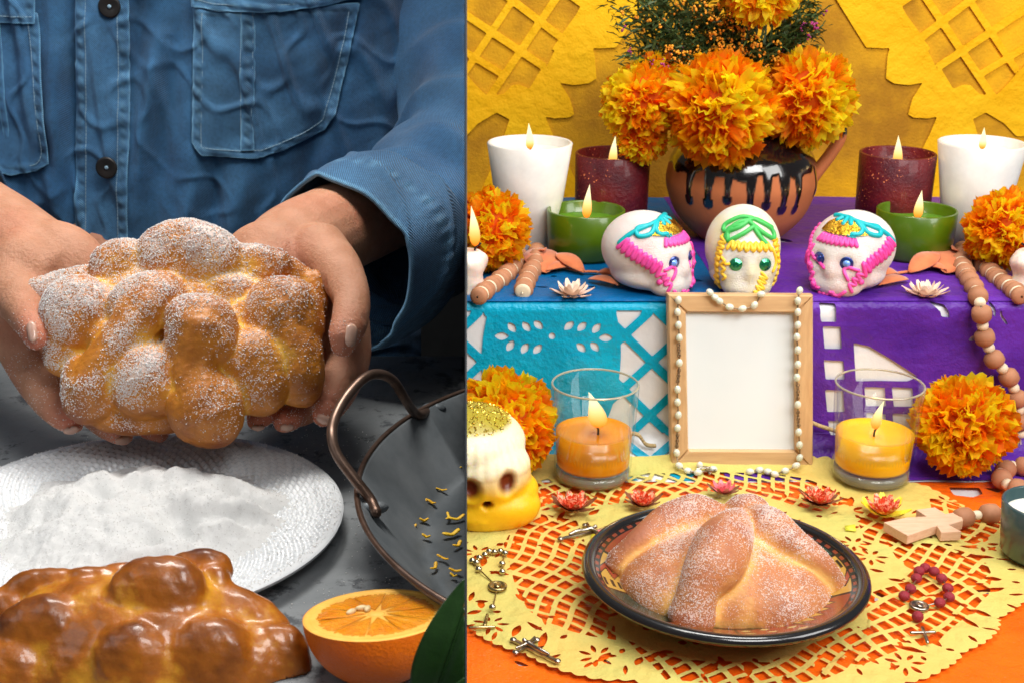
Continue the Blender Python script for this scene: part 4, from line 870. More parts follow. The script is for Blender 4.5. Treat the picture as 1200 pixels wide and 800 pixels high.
def lotus(px, py, label):
    p = onstep(px, py, STEPZ+.006); t = empty('paper_lotus', p, label, 'paper flower', 'pale paper lotus flowers'); r = random.Random(int(px))
    for (n, L, W, tl, col, a0) in ((9, .024, .011, .06, (.82, .58, .46), 0), (8, .020, .010, .45, (.86, .66, .52), .3), (6, .016, .009, .85, (.88, .70, .55), .1), (4, .011, .008, 1.1, (.88, .74, .66), .5)):
        for k in range(n):
            mb = MB(); petal_ring(mb, (0, 0, 0), 1, L*r.uniform(.9, 1.1), W, tl+r.uniform(-.1, .1), col, a0+2*PI*k/n, .25); mb.build('petal', M_fpaper, t, local=True)
lotus(670, 347, 'pale peach paper lotus on the blue paper left of the skulls'); lotus(1084, 347, 'pale peach paper lotus on the purple paper right of the skulls')
M_speck = pmat('speckled_red_foil', (.70, .06, .015), (.92, .42, .25), ns=330, rough=.4, contrast=(.5, .56), detail=1.5); M_tinb = pmat('brown_foil_leaf', (.22, .07, .03), (.35, .14, .06), ns=60, rough=.35, metal=.3); M_yfoil = pmat('yellow_paper_petal', (.85, .62, .02), (.7, .7, .05), rough=.5)
def redflower(px, py, R, label, seed, yellow=False, mat=None):
    p = at_z(px, py, .010); t = empty('paper_flower', p, label, 'paper flower', 'small red paper flowers around the plate'); r = random.Random(seed)
    for (n, L, W, tl, m_) in ((8, R, R*.55, .02, M_tinb if not yellow else M_yfoil), (8, R*.85, R*.5, .35, mat or M_speck), (7, R*.62, R*.45, .75, mat or M_speck), (4, R*.4, R*.4, 1.1, mat or M_speck)):
        a0 = r.uniform(0, 1)
        for k in range(n): mb = MB(); petal_ring(mb, (0, 0, 0), 1, L*r.uniform(.85, 1.1), W, tl+r.uniform(-.12, .12), (1, 1, 1), a0+2*PI*k/n, .35); mb.build('petal', m_, t, local=True)
redflower(671, 596, .024, 'red speckled paper flower with brown leaves in front of the amber tumbler', 1); redflower(753, 591, .020, 'red speckled paper flower between the left tumbler and the plate', 2)
M_pk = pmat('pink_foil', (.85, .18, .22), (.9, .3, .3), rough=.4)
redflower(848, 577, .017, 'pink paper flower behind the plate below the frame', 3, mat=M_pk); redflower(960, 589, .022, 'red speckled paper flower behind the right rim of the plate', 4); redflower(1036, 602, .025, 'red paper flower with yellow petals in front of the right tumbler', 5, True)
# ================================================================ BEADS
M_clayb = pmat('brown_wooden_bead', (.36, .155, .075), (.45, .20, .10), ns=40, rough=.7); M_spacer = pmat('cream_spacer_bead', (.80, .66, .46), rough=.5); M_natw = pmat('natural_wooden_bead', (.66, .44, .27), (.56, .34, .19), ns=60, rough=.55)
def diskbead(parent, p, d, r, ln, mat, name='bead'):
    R = Vector(d).normalized().to_track_quat('Z', 'Y').to_matrix(); V, F = lathe([(r*.12, -ln*.5), (r*.62, -ln*.47), (r*.92, -ln*.30), (r, 0), (r*.92, ln*.30), (r*.62, ln*.47), (r*.12, ln*.5)], 18)
    return link(name, mkmesh(name, [tuple(R @ Vector(v)+Vector(p)) for v in V], F), mat, parent)
def strand(pts, label, seq, seed=1):
    """beads threaded along a path; seq gives (radius, length, material) in turn"""
    P = catmull(pts, 30); t = empty('bead_strand', tuple(P[0]), label, 'bead strand'); dl = np.linalg.norm(np.diff(P, axis=0), axis=1); cum = np.concatenate([[0], np.cumsum(dl)])
    link('cord', mkmesh('cord', *sweep(P, .0009, 6)), M_spacer, t); s = 0; i = 0
    while s < cum[-1]:
        r, ln, m_ = seq[i % len(seq)] if isinstance(seq, list) else seq(i, s/cum[-1]); k = np.searchsorted(cum, s+ln/2); 
        if k >= len(P)-1: break
        diskbead(t, P[k], P[min(k+1, len(P)-1)]-P[k-1], r, ln*1.02, m_); s += ln; i += 1
    return t
seqd = lambda i, u: (.0088, .0040, M_spacer) if i % 3 == 2 else (.0108+.0008*math.sin(i*2), .0105, M_clayb)
S0 = STEPZ+.012
strand([at_z(608, 297, S0), at_z(604, 310, S0), at_z(590, 325, S0), at_z(574, 337, S0), at_z(560, 348, S0)], 'brown disc bead strand lying nearest the left edge of the step', seqd)
strand([at_z(629, 293, S0), at_z(628, 308, S0), at_z(619, 325, S0), at_z(612, 344, S0)], 'shorter brown disc bead strand at the left, beside the green candle', seqd)
strand([at_z(1128, 291, S0), at_z(1126, 308, S0), at_z(1134, 325, S0), at_z(1144, 342, S0)]+[at_y(x, y, STEPY-.020) for x, y in ((1149, 358), (1151, 374), (1153, 392), (1160, 410))]+[at_y(x, y, STEPY-.024) for x, y in ((1166, 422), (1180, 438), (1188, 455), (1194, 480), (1196, 520))],
       'long brown bead strand falling down the purple step front at the right', lambda i, u: seqd(i, u) if u < .33 else ((.0062, .0095, M_spacer) if i % 2 else (.0108, .018, M_clayb)))
strand([at_z(1143, 295, S0), at_z(1152, 310, S0), at_z(1164, 322, S0), at_z(1178, 333, S0), at_z(1196, 347, S0)], 'brown disc bead strand lying nearest the right edge of the step', seqd)
strand([at_z(x, y, .013) for x, y in ((1210, 548), (1190, 545), (1180, 549), (1172, 556), (1182, 568), (1204, 575))], 'brown and cream beads lying on the orange paper at the right edge', [(.0108, .018, M_clayb), (.0062, .009, M_spacer)])
st = strand([at_z(x, y, .012) for x, y in ((1112, 611), (1125, 607), (1146, 603), (1175, 600), (1205, 598))], 'brown and cream beads joining the wooden cross to the right edge', [(.005, .010, M_spacer), (.0105, .020, M_clayb)])
M_crossw = pmat('pale_cross_wood', (.74, .49, .33), (.66, .40, .25), ns=25, rough=.6, stretch=(2, 12, 12))
def TZp(px, py, z=.004): p = at_z(px, py, z); return (p[0], p[1])
cr = [TZp(*q) for q in ((1034, 625), (1062, 619), (1084, 618), (1072, 610), (1094, 607), (1106, 615), (1124, 612), (1127, 623), (1110, 628), (1125, 636), (1101, 637), (1096, 629), (1062, 641))]
z0, z1 = .007, .017; V = [(x, y, z0) for x, y in cr]+[(x, y, z1) for x, y in cr]; n = len(cr); F = [tuple(range(n))[::-1], tuple(range(n, 2*n))]+[(i, (i+1) % n, n+(i+1) % n, n+i) for i in range(n)]
me = bevel(mkmesh('cross', V, F, False), .0008, 2); tag(link('wooden_cross', me, M_crossw), 'thick pale wooden cross lying on the lace paper at the right', 'cross')
# garlands of felt leaves
M_felt = pmat('terracotta_felt', (.60, .15, .05), (.68, .20, .07), ns=60, rough=.85, sheen=.3)
def garland(pts, leaves, label):
    P = [at_z(x, y, z) for x, y, z in pts]; t = empty('leaf_garland', tuple(P[0]), label, 'garland'); link('stem', mkmesh('stem', *sweep(P, .0024, 8, sub=8, flat=.6)), M_felt, t)
    for (x0, y0, x1, y1, w_, dz) in leaves:
        a = Vector(at_z(x0, y0, STEPZ+.012)); b = Vector(at_z(x1, y1, STEPZ+.014+dz)); d = b-a; s = d.cross(Vector((0, -.5, 1))).normalized()*w_*d.length; mb = MB(); V = []
        for i in range(9):
            q = i/8; ww = math.sin(PI*(.04+.96*q))**.8; c = a+d*q+Vector((0, 0, .004*math.sin(PI*q))); V += [c-s*ww/2, c+Vector((0, -.0008, -.0012)), c+s*ww/2, ]
        F = [(i*3+j, i*3+j+1, i*3+j+4, i*3+j+3) for i in range(8) for j in (0, 1)]; me = evalmesh(mkmesh('leaf', V, F), [('SOLIDIFY', dict(thickness=.0012))]); link('leaf', me, M_felt, t)
zz = STEPZ+.010
garland([(620, 294, zz), (632, 314, zz), (655, 313, zz), (680, 318, zz), (705, 320, zz), (724, 334, zz)], [(640, 318, 628, 290, .55, .006), (684, 318, 651, 297, .42, .010), (672, 311, 640, 316, .3, 0), (700, 319, 718, 322, .4, 0), (690, 326, 724, 333, .25, 0), (630, 300, 638, 292, .5, .012)], 'terracotta felt leaf garland lying on the blue paper beside the green candle')
garland([(1126, 294, zz), (1112, 314, zz), (1090, 313, zz), (1066, 318, zz), (1046, 322, zz), (1030, 334, zz)], [(1108, 318, 1122, 290, .55, .006), (1066, 318, 1102, 297, .42, .010), (1080, 311, 1110, 316, .3, 0), (1052, 319, 1032, 322, .4, 0), (1064, 326, 1030, 333, .25, 0), (1126, 300, 1116, 291, .5, .012)], 'terracotta felt leaf garland lying on the purple paper beside the green candle')
# small pale candles at both edges of the step
M_pw = pmat('pink_white_wax', (.82, .66, .56), (.86, .74, .66), ns=60, rough=.4, sss=.5, bump=.4, bs=120)
for (px, sgn, lab) in ((545, 1, 'small pinkish white candle cut by the left edge of the altar'), (1206, 0, 'small pinkish white candle at the right edge of the step')):
    b_ = at_z(px, 342, STEPZ+.005); prof = catmull([(.001, .0, 0), (.019, .0, 0), (.0215, .006, 0), (.0205, .018, 0), (.0235, .030, 0), (.0225, .040, 0), (.016, .046, 0), (.001, .047, 0)], 5)[:, :2]
    V, F = lathe(prof, 32, (b_[0], b_[1], b_[2])); me = mkmesh('wax', V, F); P = verts(me); P[:, :2] += (P[:, :2]-b_[:2])*(.06*wob(P, 160, 3))[:, None]; setverts(me, P)
    if sgn: clipx(me, 1)
    t = empty('small_candle', tuple(b_), lab, 'candle', 'small pale candles at the step edges'); link('wax', me, M_pw, t); add_flame(t, ((.011 if sgn else -.009), 0, .045), .036, .0058, wick=.010, wb=.006 if sgn else -.006, lp=.03)
# dark teal glass candle at the right edge
M_teal = pmat('smoky_teal_glass', (.030, .065, .070), (.05, .09, .09), rough=.3, coat=.4)
b_ = at_z(1217, 651, .006); t = empty('tealight_holder', tuple(b_), 'dark smoky teal glass candle holder at the right edge of the table', 'candle holder')
cup(t, 'glass', M_teal, .0355, .0395, .056, .0035, .03, rnd=.006); link('wax', mkmesh('wax', *lathe([(.0005, .043), (.030, .043), (.0352, .044)], 40)), M_wax, t, True)
# ================================================================ BEAD NECKLACE ON THE FRAME
M_pearl = pmat('milky_bead', (.72, .72, .58), (.62, .66, .52), ns=120, rough=.15, sss=.2, coat=.6); M_silver = pmat('aged_silver', (.55, .50, .43), (.25, .22, .18), ns=130, rough=.3, metal=1.0); M_brass = pmat('aged_gold', (.62, .48, .22), (.35, .25, .1), ns=130, rough=.28, metal=1.0)
nk = empty('bead_necklace', tuple((tl+trr)/2), 'milky glass bead necklace looped over the wooden frame', 'necklace')
def yf(py, o=.0085):
    u = (545-py)/200; return 1.368+(1.392-1.368)*u-o
ybead = [(795, 352), (794, 366), (795, 381), (796, 396), (796, 425), (794, 456), (794, 471), (795, 486), (794, 501), (793, 530), (796, 545), (806, 551), (818, 553), (836, 549), (820, 545), (832, 343), (838, 349), (843, 353), (855, 360), (870, 362), (884, 358), (892, 345), (937, 341), (935, 353), (935, 366), (935, 381), (934, 395), (935, 410), (935, 427), (934, 442), (935, 474), (936, 506), (937, 521), (937, 536), (933, 545), (920, 551), (908, 555), (900, 552), (890, 550), (879, 552)]
chain_pts = []
for i, (px, py) in enumerate(ybead):
    z_ = py > 542; p = at_y(px, min(py, 546) if z_ else py, yf(py)-(.006 if z_ else 0)); p = at_z(px, py, .008) if py > 546 else p
    nx = ybead[min(i+1, len(ybead)-1)]; d = (nx[0]-px, -(nx[1]-py)); chain_pts.append(p)
    a = math.atan2(d[1], d[0]); V, F = ball((0, 0, 0), (.0048, .0036, .0036), 12, 8); R = Matrix.Rotation(-a, 3, 'Y'); link('bead', mkmesh('bead', [tuple(R @ Vector(v)+Vector(p)) for v in V], F), M_pearl, nk)
M_chain = pmat('dark_chain', (.30, .22, .14), rough=.4, metal=.8)
for seg in (chain_pts[0:15], chain_pts[15:22], chain_pts[22:]): link('chain', mkmesh('chain', *sweep(seg, .0008, 6, sub=4)), M_chain, nk)
for seg in (((795, 403), (796, 418)), ((796, 432), (794, 448)), ((794, 508), (793, 524)), ((935, 449), (935, 468)), ((935, 481), (936, 500))):
    for k in range(5):
        t_ = (k+.5)/5; px = seg[0][0]*(1-t_)+seg[1][0]*t_; py = seg[0][1]*(1-t_)+seg[1][1]*t_; V, F = sweep([np.array(at_y(px, py, yf(py)))+np.array([.0017*math.cos(q)*(.6 if k % 2 else 1), -.001*math.sin(q), .0022*math.sin(q)]) for q in np.linspace(0, 2*PI, 9)[:-1]], .00055, 5, caps=False, closed=True); link('chain_link', mkmesh('cl', V, F), M_chain, nk)
def crucifix(px, py, ang, L, label, mat, tilt=0.0, z=.0065, fig=True):
    p = at_z(px, py, z); t = empty('crucifix', tuple(p), label, 'crucifix', 'small metal crucifixes on the lace paper', ang); r = L*.035
    link('post', bevel(mkmesh('post', *box((0, 0, .0012), (L, L*.075, .0024)), False), .0006), mat, t, True); link('crossbar', bevel(mkmesh('bar', *box((L*.2, 0, .0014), (L*.075, L*.55, .0026)), False), .0006), mat, t, True)
    for e in ((L*.5, 0), (L*.2, L*.28), (L*.2, -L*.28), (-L*.5, 0)): link('end_knob', mkmesh('k', *ball((e[0], e[1], .0016), (L*.065, L*.065, .0018), 10, 6)), mat, t, True)
    if fig:
        m = MB(); m.add(*sweep([(-L*.30, 0, .004), (-L*.12, L*.02, .005), (L*.02, 0, .0048), (L*.17, -L*.01, .0052)], [L*.03, L*.04, L*.035, L*.05], 8, sub=3)); m.add(*ball((L*.25, 0, .006), L*.045, 8, 6))
        m.add(*sweep([(L*.22, -L*.25, .0045), (L*.17, 0, .0052), (L*.22, L*.25, .0045)], L*.022, 6, sub=3)); me = fuse(m, .0006, 2); link('figure', me, mat, t, True)
    return t
crucifix(684, 626, .45, .052, 'dark silver crucifix lying left of the plate behind its rim', M_silver); crucifix(627, 763, -.75+PI, .048, 'dark silver crucifix lying at the bottom left of the lace paper', M_silver)
crucifix(824, 553, .1, .026, 'tiny silver crucifix with the necklace below the frame', M_silver)
for (px, py, s_) in ((846, 554, .0028), (832, 556, .0022), (853, 551, .0024)): pass
def rosary(name, label, cat, pts, r, mat, centre, tail, cross, cmat, medal):
    P = [at_z(x, y, .0045+r+.0015) for x, y in pts]; t = empty(name, tuple(P[0]), label, cat)
    link('cord', mkmesh('cord', *sweep(P+[at_z(*centre, .006)], .0007, 6)), cmat, t)
    for i, p in enumerate(P): link('bead', mkmesh('bead', *ball(p+np.array([random.uniform(-1, 1)*r*.15, random.uniform(-1, 1)*r*.15, 0]), (r, r, r*.9), 14, 10)), mat, t)
    c = at_z(*centre, .0072); V, F = lathe([(.0003, .0018), (medal*.7, .0016), (medal*.8, .0024), (medal, .0016), (medal, -.0005)], 20, tuple(c)); link('medal', mkmesh('medal', V, F), cmat, t)
    link('medal_relief', mkmesh('mr', *ball(c+np.array([0, 0, .0022]), (medal*.35, medal*.55, .001), 10, 6)), cmat, t)
    T = [at_z(x, y, .0075) for x, y in tail]; link('tail', mkmesh('tail', *sweep([c]+T, .0007, 6)), cmat, t); link('bead', mkmesh('bead', *ball(T[0]+np.array([0, 0, r*.5]), r, 14, 10)), mat, t)
    cx1 = at_z(*cross[0], .0078); cx2 = at_z(*cross[1], .0078); d1 = at_z(*cross[2], .0082); d2 = at_z(*cross[3], .0082); link('cross_post', mkmesh('cp', *sweep([cx1, cx2], .0016, 8)), cmat, t); link('cross_bar', mkmesh('cb', *sweep([d1, d2], .0015, 8)), cmat, t)
M_redbead = pmat('dark_red_bead', (.26, .012, .025), (.33, .02, .035), ns=200, rough=.55, bump=.5, bs=500)
rosary('pocket_rosary', 'small rosary ring of dark red beads on the lace paper at the lower right', 'rosary', [(1060, 698), (1067, 689), (1075, 677), (1077, 669), (1085, 665), (1095, 669), (1104, 677), (1111, 689), (1113, 699), (1101, 706)], .0051, M_redbead, (1077, 710), [(1075, 725)], ((1081, 735), (1087, 752), (1068, 741), (1095, 740)), M_silver, .0085)
M_goldbead = pmat('steel_gold_bead', (.60, .52, .36), rough=.2, metal=1.0)
rosary('pocket_rosary', 'small gold chain rosary on the lace paper at the lower left', 'rosary', [(589, 669), (588, 660), (592, 647), (586, 645), (579, 646), (573, 645), (568, 649), (562, 653), (558, 658), (554, 656), (561, 666)], .0032, M_goldbead, (583, 687), [(577, 713)], ((571, 720), (568, 732), (551, 735), (579, 734)), M_brass, .0088)
# twine behind the tumblers
M_twine = pmat('jute_twine', (.50, .38, .20), (.36, .26, .12), ns=300, rough=.9)
for (pts, lab) in (([(950, 494), (962, 499), (975, 503), (982, 506)], 'short jute twine end between the frame and the right tumbler'), ([(736, 507), (748, 509), (757, 520), (768, 522)], 'short jute twine end beside the left tumbler')):
    P = catmull([at_y(x, y, STEPY-.022) for x, y in pts], 14); a = np.linspace(0, 26, len(P)); mb = MB()
    for ph in (0, 2.09, 4.19): mb.add(*sweep(P+np.stack([0*a, np.sin(a+ph), np.cos(a+ph)], 1)*.0014, .0013, 6))
    tag(link('twine', fuse(mb, .0006, 1), M_twine), lab, 'twine')
# loose bits: yellow and magenta paper shards by the plate
for i, (x, y, m_, lab) in enumerate(((698, 628, M_yfoil, 'small folded yellow paper shard beside the left crucifix'), (996, 618, M_yfoil, 'small yellow paper shard right of the plate rim'), (700, 624, M_pk, 'small magenta paper shard touching the left crucifix'))):
    p = at_z(x, y, .008); me = evalmesh(mkmesh('shard', [(p[0]-.005, p[1]-.003, .007), (p[0]+.005, p[1]-.004, .007), (p[0]+.006, p[1]+.004, .010), (p[0]-.004, p[1]+.005, .008)], [(0, 1, 2, 3)]), [('SOLIDIFY', dict(thickness=.0008))]); tag(link('paper_shard', me, m_), lab, 'paper')
from mathutils import noise as mnoise
# ================================================================ KITCHEN SIDE: table, sugar plate, breads, orange, pan
TZL = 0.140
M_conc = pmat('dark_slate_table', (0.15, 0.165, 0.175), (0.26, 0.275, 0.285), ns=9, rough=0.55, bump=0.35, bs=90, detail=8, rvar=.12, spec=.45)
nt = M_conc.node_tree; b_ = nt.nodes['Principled BSDF']; tc = _n(nt, 'ShaderNodeTexCoord'); n6 = _n(nt, 'ShaderNodeTexNoise', Scale=34.0, Detail=6.0, Roughness=.7); nt.links.new(tc.outputs['Object'], n6.inputs['Vector'])
mr = _n(nt, 'ShaderNodeMapRange'); mr.inputs[1].default_value = .55; mr.inputs[2].default_value = .62; nt.links.new(n6.outputs[0], mr.inputs[0]); old = b_.inputs['Base Color'].links[0].from_socket
mx = _n(nt, 'ShaderNodeMix', data_type='RGBA'); nt.links.new(mr.outputs[0], mx.inputs[0]); nt.links.new(old, mx.inputs[6]); mx.inputs[7].default_value = (.07, .077, .085, 1); nt.links.new(mx.outputs[2], b_.inputs['Base Color'])
t = empty('kitchen_table', (-.45, 1.0, TZL), 'dark grey stone kitchen table carrying the sugar plate, pan and orange', 'table')
link('tabletop', bevel(mkmesh('tt', *box((-.6012, 1.00, TZL-.015), (1.2, .70, .03)), False), .003), M_conc, t)
for (lx, ly) in ((-.08, .72), (-1.1, .72), (-.08, 1.28), (-1.1, 1.28)): link('leg', mkmesh('l', *box((lx, ly, -.315), (.05, .05, .86)), False), M_conc, t)
# ---------------------------------------------------------------- sugar plate
KP = at_z(158, 603, TZL+.018); KP[2] = TZL+.0005
M_porc = pmat('grey_white_porcelain', (.74, .76, .78), (.68, .70, .72), ns=20, rough=.22, coat=.4)
R = .158; prof = catmull([(.0005, .007, 0), (.085, .007, 0), (.098, .009, 0), (.115, .0135, 0), (.140, .0175, 0), (.1545, .0185, 0), (.158, .0175, 0)], 10)[:, :2]; NA = 900; V = []; F = []; prof = np.stack([np.interp(np.linspace(0, 1, 130), np.linspace(0, 1, len(prof)), prof[:, c]) for c in (0, 1)], 1)
for (r, z) in prof:
    for k in range(NA):
        a = 2*PI*k/NA; q = 0
        if .103 < r < .150: q = .0018*math.sin((r-.103)/.047*PI*12)*math.sin(a*75)
        V.append((KP[0]+r*math.cos(a), KP[1]+r*math.sin(a), KP[2]+z+q))
m = len(prof)
for i in range(m-1):
    for k in range(NA): k2 = (k+1) % NA; F.append((i*NA+k, i*NA+k2, (i+1)*NA+k2, (i+1)*NA+k))
t = empty('sugar_plate', tuple(KP), 'grey white porcelain plate with beaded rim holding the sugar', 'plate'); link('dish', mkmesh('dish', V, F), M_porc, t)
link('underside', mkmesh('us', *lathe([(.158, .0175), (.1575, .015), (.14, .0125), (.11, .006), (.09, .0), (.001, .0)], 96, tuple(KP))), M_porc, t)
# mound of sugar
M_sugar = pmat('loose_sugar', (.93, .93, .92), (.88, .88, .87), ns=900, rough=.55, bump=.8, bs=1500, sss=.25, sssr=(1, 1, 1), contrast=(.4, .6), detail=2)
GN = 230; xs = np.linspace(-.150, .150, GN); U, Vv = np.meshgrid(xs, xs, indexing='ij'); rr = np.hypot(U, Vv)
PXm = 535.+0*U
def bump2(px, py, rx, ry, h, rot=0):
    p = at_z(px, py, TZL+.03); c, s = math.cos(rot), math.sin(rot); x = (U-(p[0]-KP[0])); y = (Vv-(p[1]-KP[1])); X = x*c+y*s; Y = -x*s+y*c; return h*np.exp(-((X/rx)**2+(Y/ry)**2)**1.3)
H = .006-.00*rr
H = H+bump2(185, 585, .095, .075, .020)+bump2(150, 560, .070, .030, .008, .1)+bump2(280, 590, .035, .03, .010)+bump2(95, 600, .04, .045, .006)+bump2(215, 590, .012, .018, .006, .5)+bump2(250, 575, .010, .03, .004, -.4)+bump2(170, 640, .05, .02, .008)+bump2(240, 640, .03, .02, .006)
H = H-bump2(160, 572, .014, .012, 0.0114)-bump2(118, 585, .012, .016, 0.0114)-bump2(205, 600, .010, .016, 0.0114, .7)-bump2(270, 600, .02, .008, 0.0133, .3)-bump2(300, 578, .03, .010, 0.0171, -.1)-bump2(210, 615, .014, .014, 0.0133)-bump2(185, 625, .012, .010, 0.0114)-bump2(140, 560, .008, .01, 0.0057)
H = .006+(H-.006)*1.15
PP = np.stack([U.ravel(), Vv.ravel()], 1); H = H+np.array([.0085*mnoise.noise((x*34, y*38, 1))+.0034*mnoise.noise((x*95, y*95, 5))+.0014*mnoise.noise((x*260, y*260, 9)) for x, y in PP]).reshape(U.shape)
edge = .118+.010*np.sin(np.arctan2(Vv, U)*3+.6)+.004*np.sin(np.arctan2(Vv, U)*11); dishz = np.interp(rr, prof[:, 0], prof[:, 1]); k = np.clip((edge-rr)/.035, 0, 1); Z = dishz-.002+(np.maximum(H, .008)-dishz+.004)*k**.7*(rr < .158)
keep = rr < edge+.004; idx = -np.ones(U.shape, int); idx[keep] = np.arange(keep.sum()); V = np.stack([KP[0]+U[keep], KP[1]+Vv[keep], KP[2]+Z[keep]], 1)
F = [(idx[i, j], idx[i+1, j], idx[i+1, j+1], idx[i, j+1]) for i in range(GN-1) for j in range(GN-1) if keep[i, j] and keep[i+1, j] and keep[i+1, j+1] and keep[i, j+1]]
sg = link('sugar_mound', mkmesh('sugar', V, F), M_sugar); tag(sg, 'heap of white granulated sugar spread over the porcelain plate', 'sugar', kind='stuff')
Pm, Nm = pts_on(sg.data, 3500, 15); tag(link('loose_sugar_grains', grains(Pm, Nm, .00055), M_grain), 'glinting sugar crystals lying loose over the white heap on the plate', 'sugar', kind='stuff')
r = np.random.default_rng(3); n = 9000; a = r.uniform(0, 2*PI, n); rad = np.sqrt(r.uniform(.35, 1.0, n))*.156; P = np.stack([KP[0]+rad*np.cos(a), KP[1]+rad*np.sin(a), KP[2]+np.interp(rad, prof[:, 0], prof[:, 1])+.0006], 1)
n2 = 900; Pt = np.stack([r.uniform(-.34, -.05, n2), r.uniform(.80, 1.2, n2), np.full(n2, TZL+.0004)], 1); Pt = Pt[(np.hypot(Pt[:, 0]-KP[0], Pt[:, 1]-KP[1]) > .162) & (np.hypot(Pt[:, 0]-KP[0], Pt[:, 1]-KP[1]) < .26)]
P = np.vstack([P, Pt]); N = np.tile([0, 0, 1.], (len(P), 1)); tag(link('spilled_sugar', grains(P, N, .00055), M_grain), 'fine sugar crystals scattered on the plate rim and dark table', 'sugar', kind='stuff')
# ---------------------------------------------------------------- breads with knots
def vblob(px, py, d, rx, ry=None, rz=None, rot=0.0, n=28, p=2.0):
    """rounded lobe given by its outline in view (pixels) at depth d"""
    ry = ry or rx; rz = rz or (rx+ry)/2; k = d/FPX; c = at_d(px, py, d); A = np.array([RT*math.cos(rot)+UP*math.sin(rot), -RT*math.sin(rot)+UP*math.cos(rot), -FW]); return ball(c, (rx*k, ry*k, rz*k), n, n*2//3, A, p)
def vtube(pts, n=18, sub=6): return sweep([at_d(x, y, d) for x, y, d, r in pts], [r*d/FPX for x, y, d, r in pts], n, sub=sub)
M_bread1 = breadmat('sugared_golden_crust', (.24, .062, .012), (.56, .20, .014), (.92, .56, .08), 1.0, .45, sugarcol=(.84, .80, .80))
M_bread2 = breadmat('glossy_egg_crust', (.085, .016, .002), (.38, .11, .006), (.84, .44, .03), 0, .38, .35)
D0 = 1.115
def SF(px, py, off=0.0):
    """depth of the front surface of the held loaf at a pixel"""
    x = (px-212)/168.; y = (py-398)/112.; q = max(0, 1-x*x-y*y); return D0-.030*math.sqrt(q)-(py-398)*.00018+off
mb = MB(); mb.add(*vblob(212, 392, D0+.023, 150, 94, 50, 0, 48)); mb.add(*vblob(200, 440, D0+.013, 112, 52, 42, 0, 32)); mb.add(*vblob(300, 400, D0+.016, 68, 62, 40, 0, 32))
def lob(px, py, rx, ry, off=.012, rot=0, rz=None): return vblob(px, py, SF(px, py, off), rx*1.08, ry*1.08, rz or min(rx, ry)*.70, rot, p=2.35)
def tb(pts, off=.008): return vtube([(x, y, SF(x, y, off), r) for x, y, r in pts])
for a in ((222, 300, 58, 38, .010, -.1), (142, 309, 34, 27, .014, .2), (75, 335, 46, 18, .016, .25), (92, 368, 42, 42, .012), (172, 358, 44, 34, .010, .3), (106, 455, 34, 39, .010), (75, 408, 24, 32, .016), (174, 445, 43, 43, .016, .1, 36), (236, 390, 41, 43, .002), (243, 480, 41, 41, .002),
          (165, 490, 56, 20, .018), (332, 375, 44, 46, .010), (352, 438, 27, 37, .012), (298, 435, 38, 49, .012, .15), (302, 311, 40, 24, .014, -.1), (340, 325, 34, 22, .016, -.5), (366, 345, 18, 29, .016), (265, 345, 30, 22, .020), (282, 385, 22, 34, .020, -.5), (130, 400, 26, 24, .014)): mb.add(*lob(*a))
mb.add(*tb([(195, 345, 26), (170, 365, 31), (145, 398, 27), (122, 428, 28), (107, 455, 32)], .008)); mb.add(*tb([(236, 385, 37), (231, 415, 30), (230, 438, 27), (238, 462, 32), (244, 482, 38)], .001)); mb.add(*tb([(330, 365, 36), (346, 400, 30), (353, 440, 28)], .010))
me = fuse(mb, .0020, 2, .5); P = verts(me); setverts(me, P+normals(me)*(.0005*wob(P, 160, 21)+.0012*wob(P, 45, 22)+.0003*wob(P, 420, 23))[:, None])
upv = (UP*.75-FW*.65); s1 = finish_bread(me, -.0105, .0040, up=tuple(upv/np.linalg.norm(upv)), its=70, nz0=-.05, sgain=1.05)
# golden glossy patches stay without sugar at the lower right
P = verts(me); pq = P@RT; hq = (P-CAM)@UP; a_ = me.color_attributes['sugar' if 'sugar' in me.color_attributes else 'bake']; D = np.empty(len(P)*4, np.float32); a_.data.foreach_get('color', D); D = D.reshape(-1, 4)
g_ = np.clip((pq-hq*.9-(RT@at_d(215, 400, D0)-.9*(at_d(215, 400, D0)-CAM)@UP))/.05, 0, 1); s1 = s1*(1-.65*g_); D[:, 1] = s1; a_.data.foreach_set('color', D.ravel())
P = verts(me); 
t = empty('held_bread', tuple(at_d(212, 470, D0)), 'golden sugar dusted bread of the dead held up in two hands', 'bread'); link('crust', me, M_bread1, t)
Pp, Nn = pts_on(me, 13000, 6, lambda c_, n_, T: np.clip(s1[T[:, 0]], 0, 1)**1.3); o = link('sugar_grains', grains(Pp, Nn, .00060), M_grain, t); o['kind'] = 'stuff'
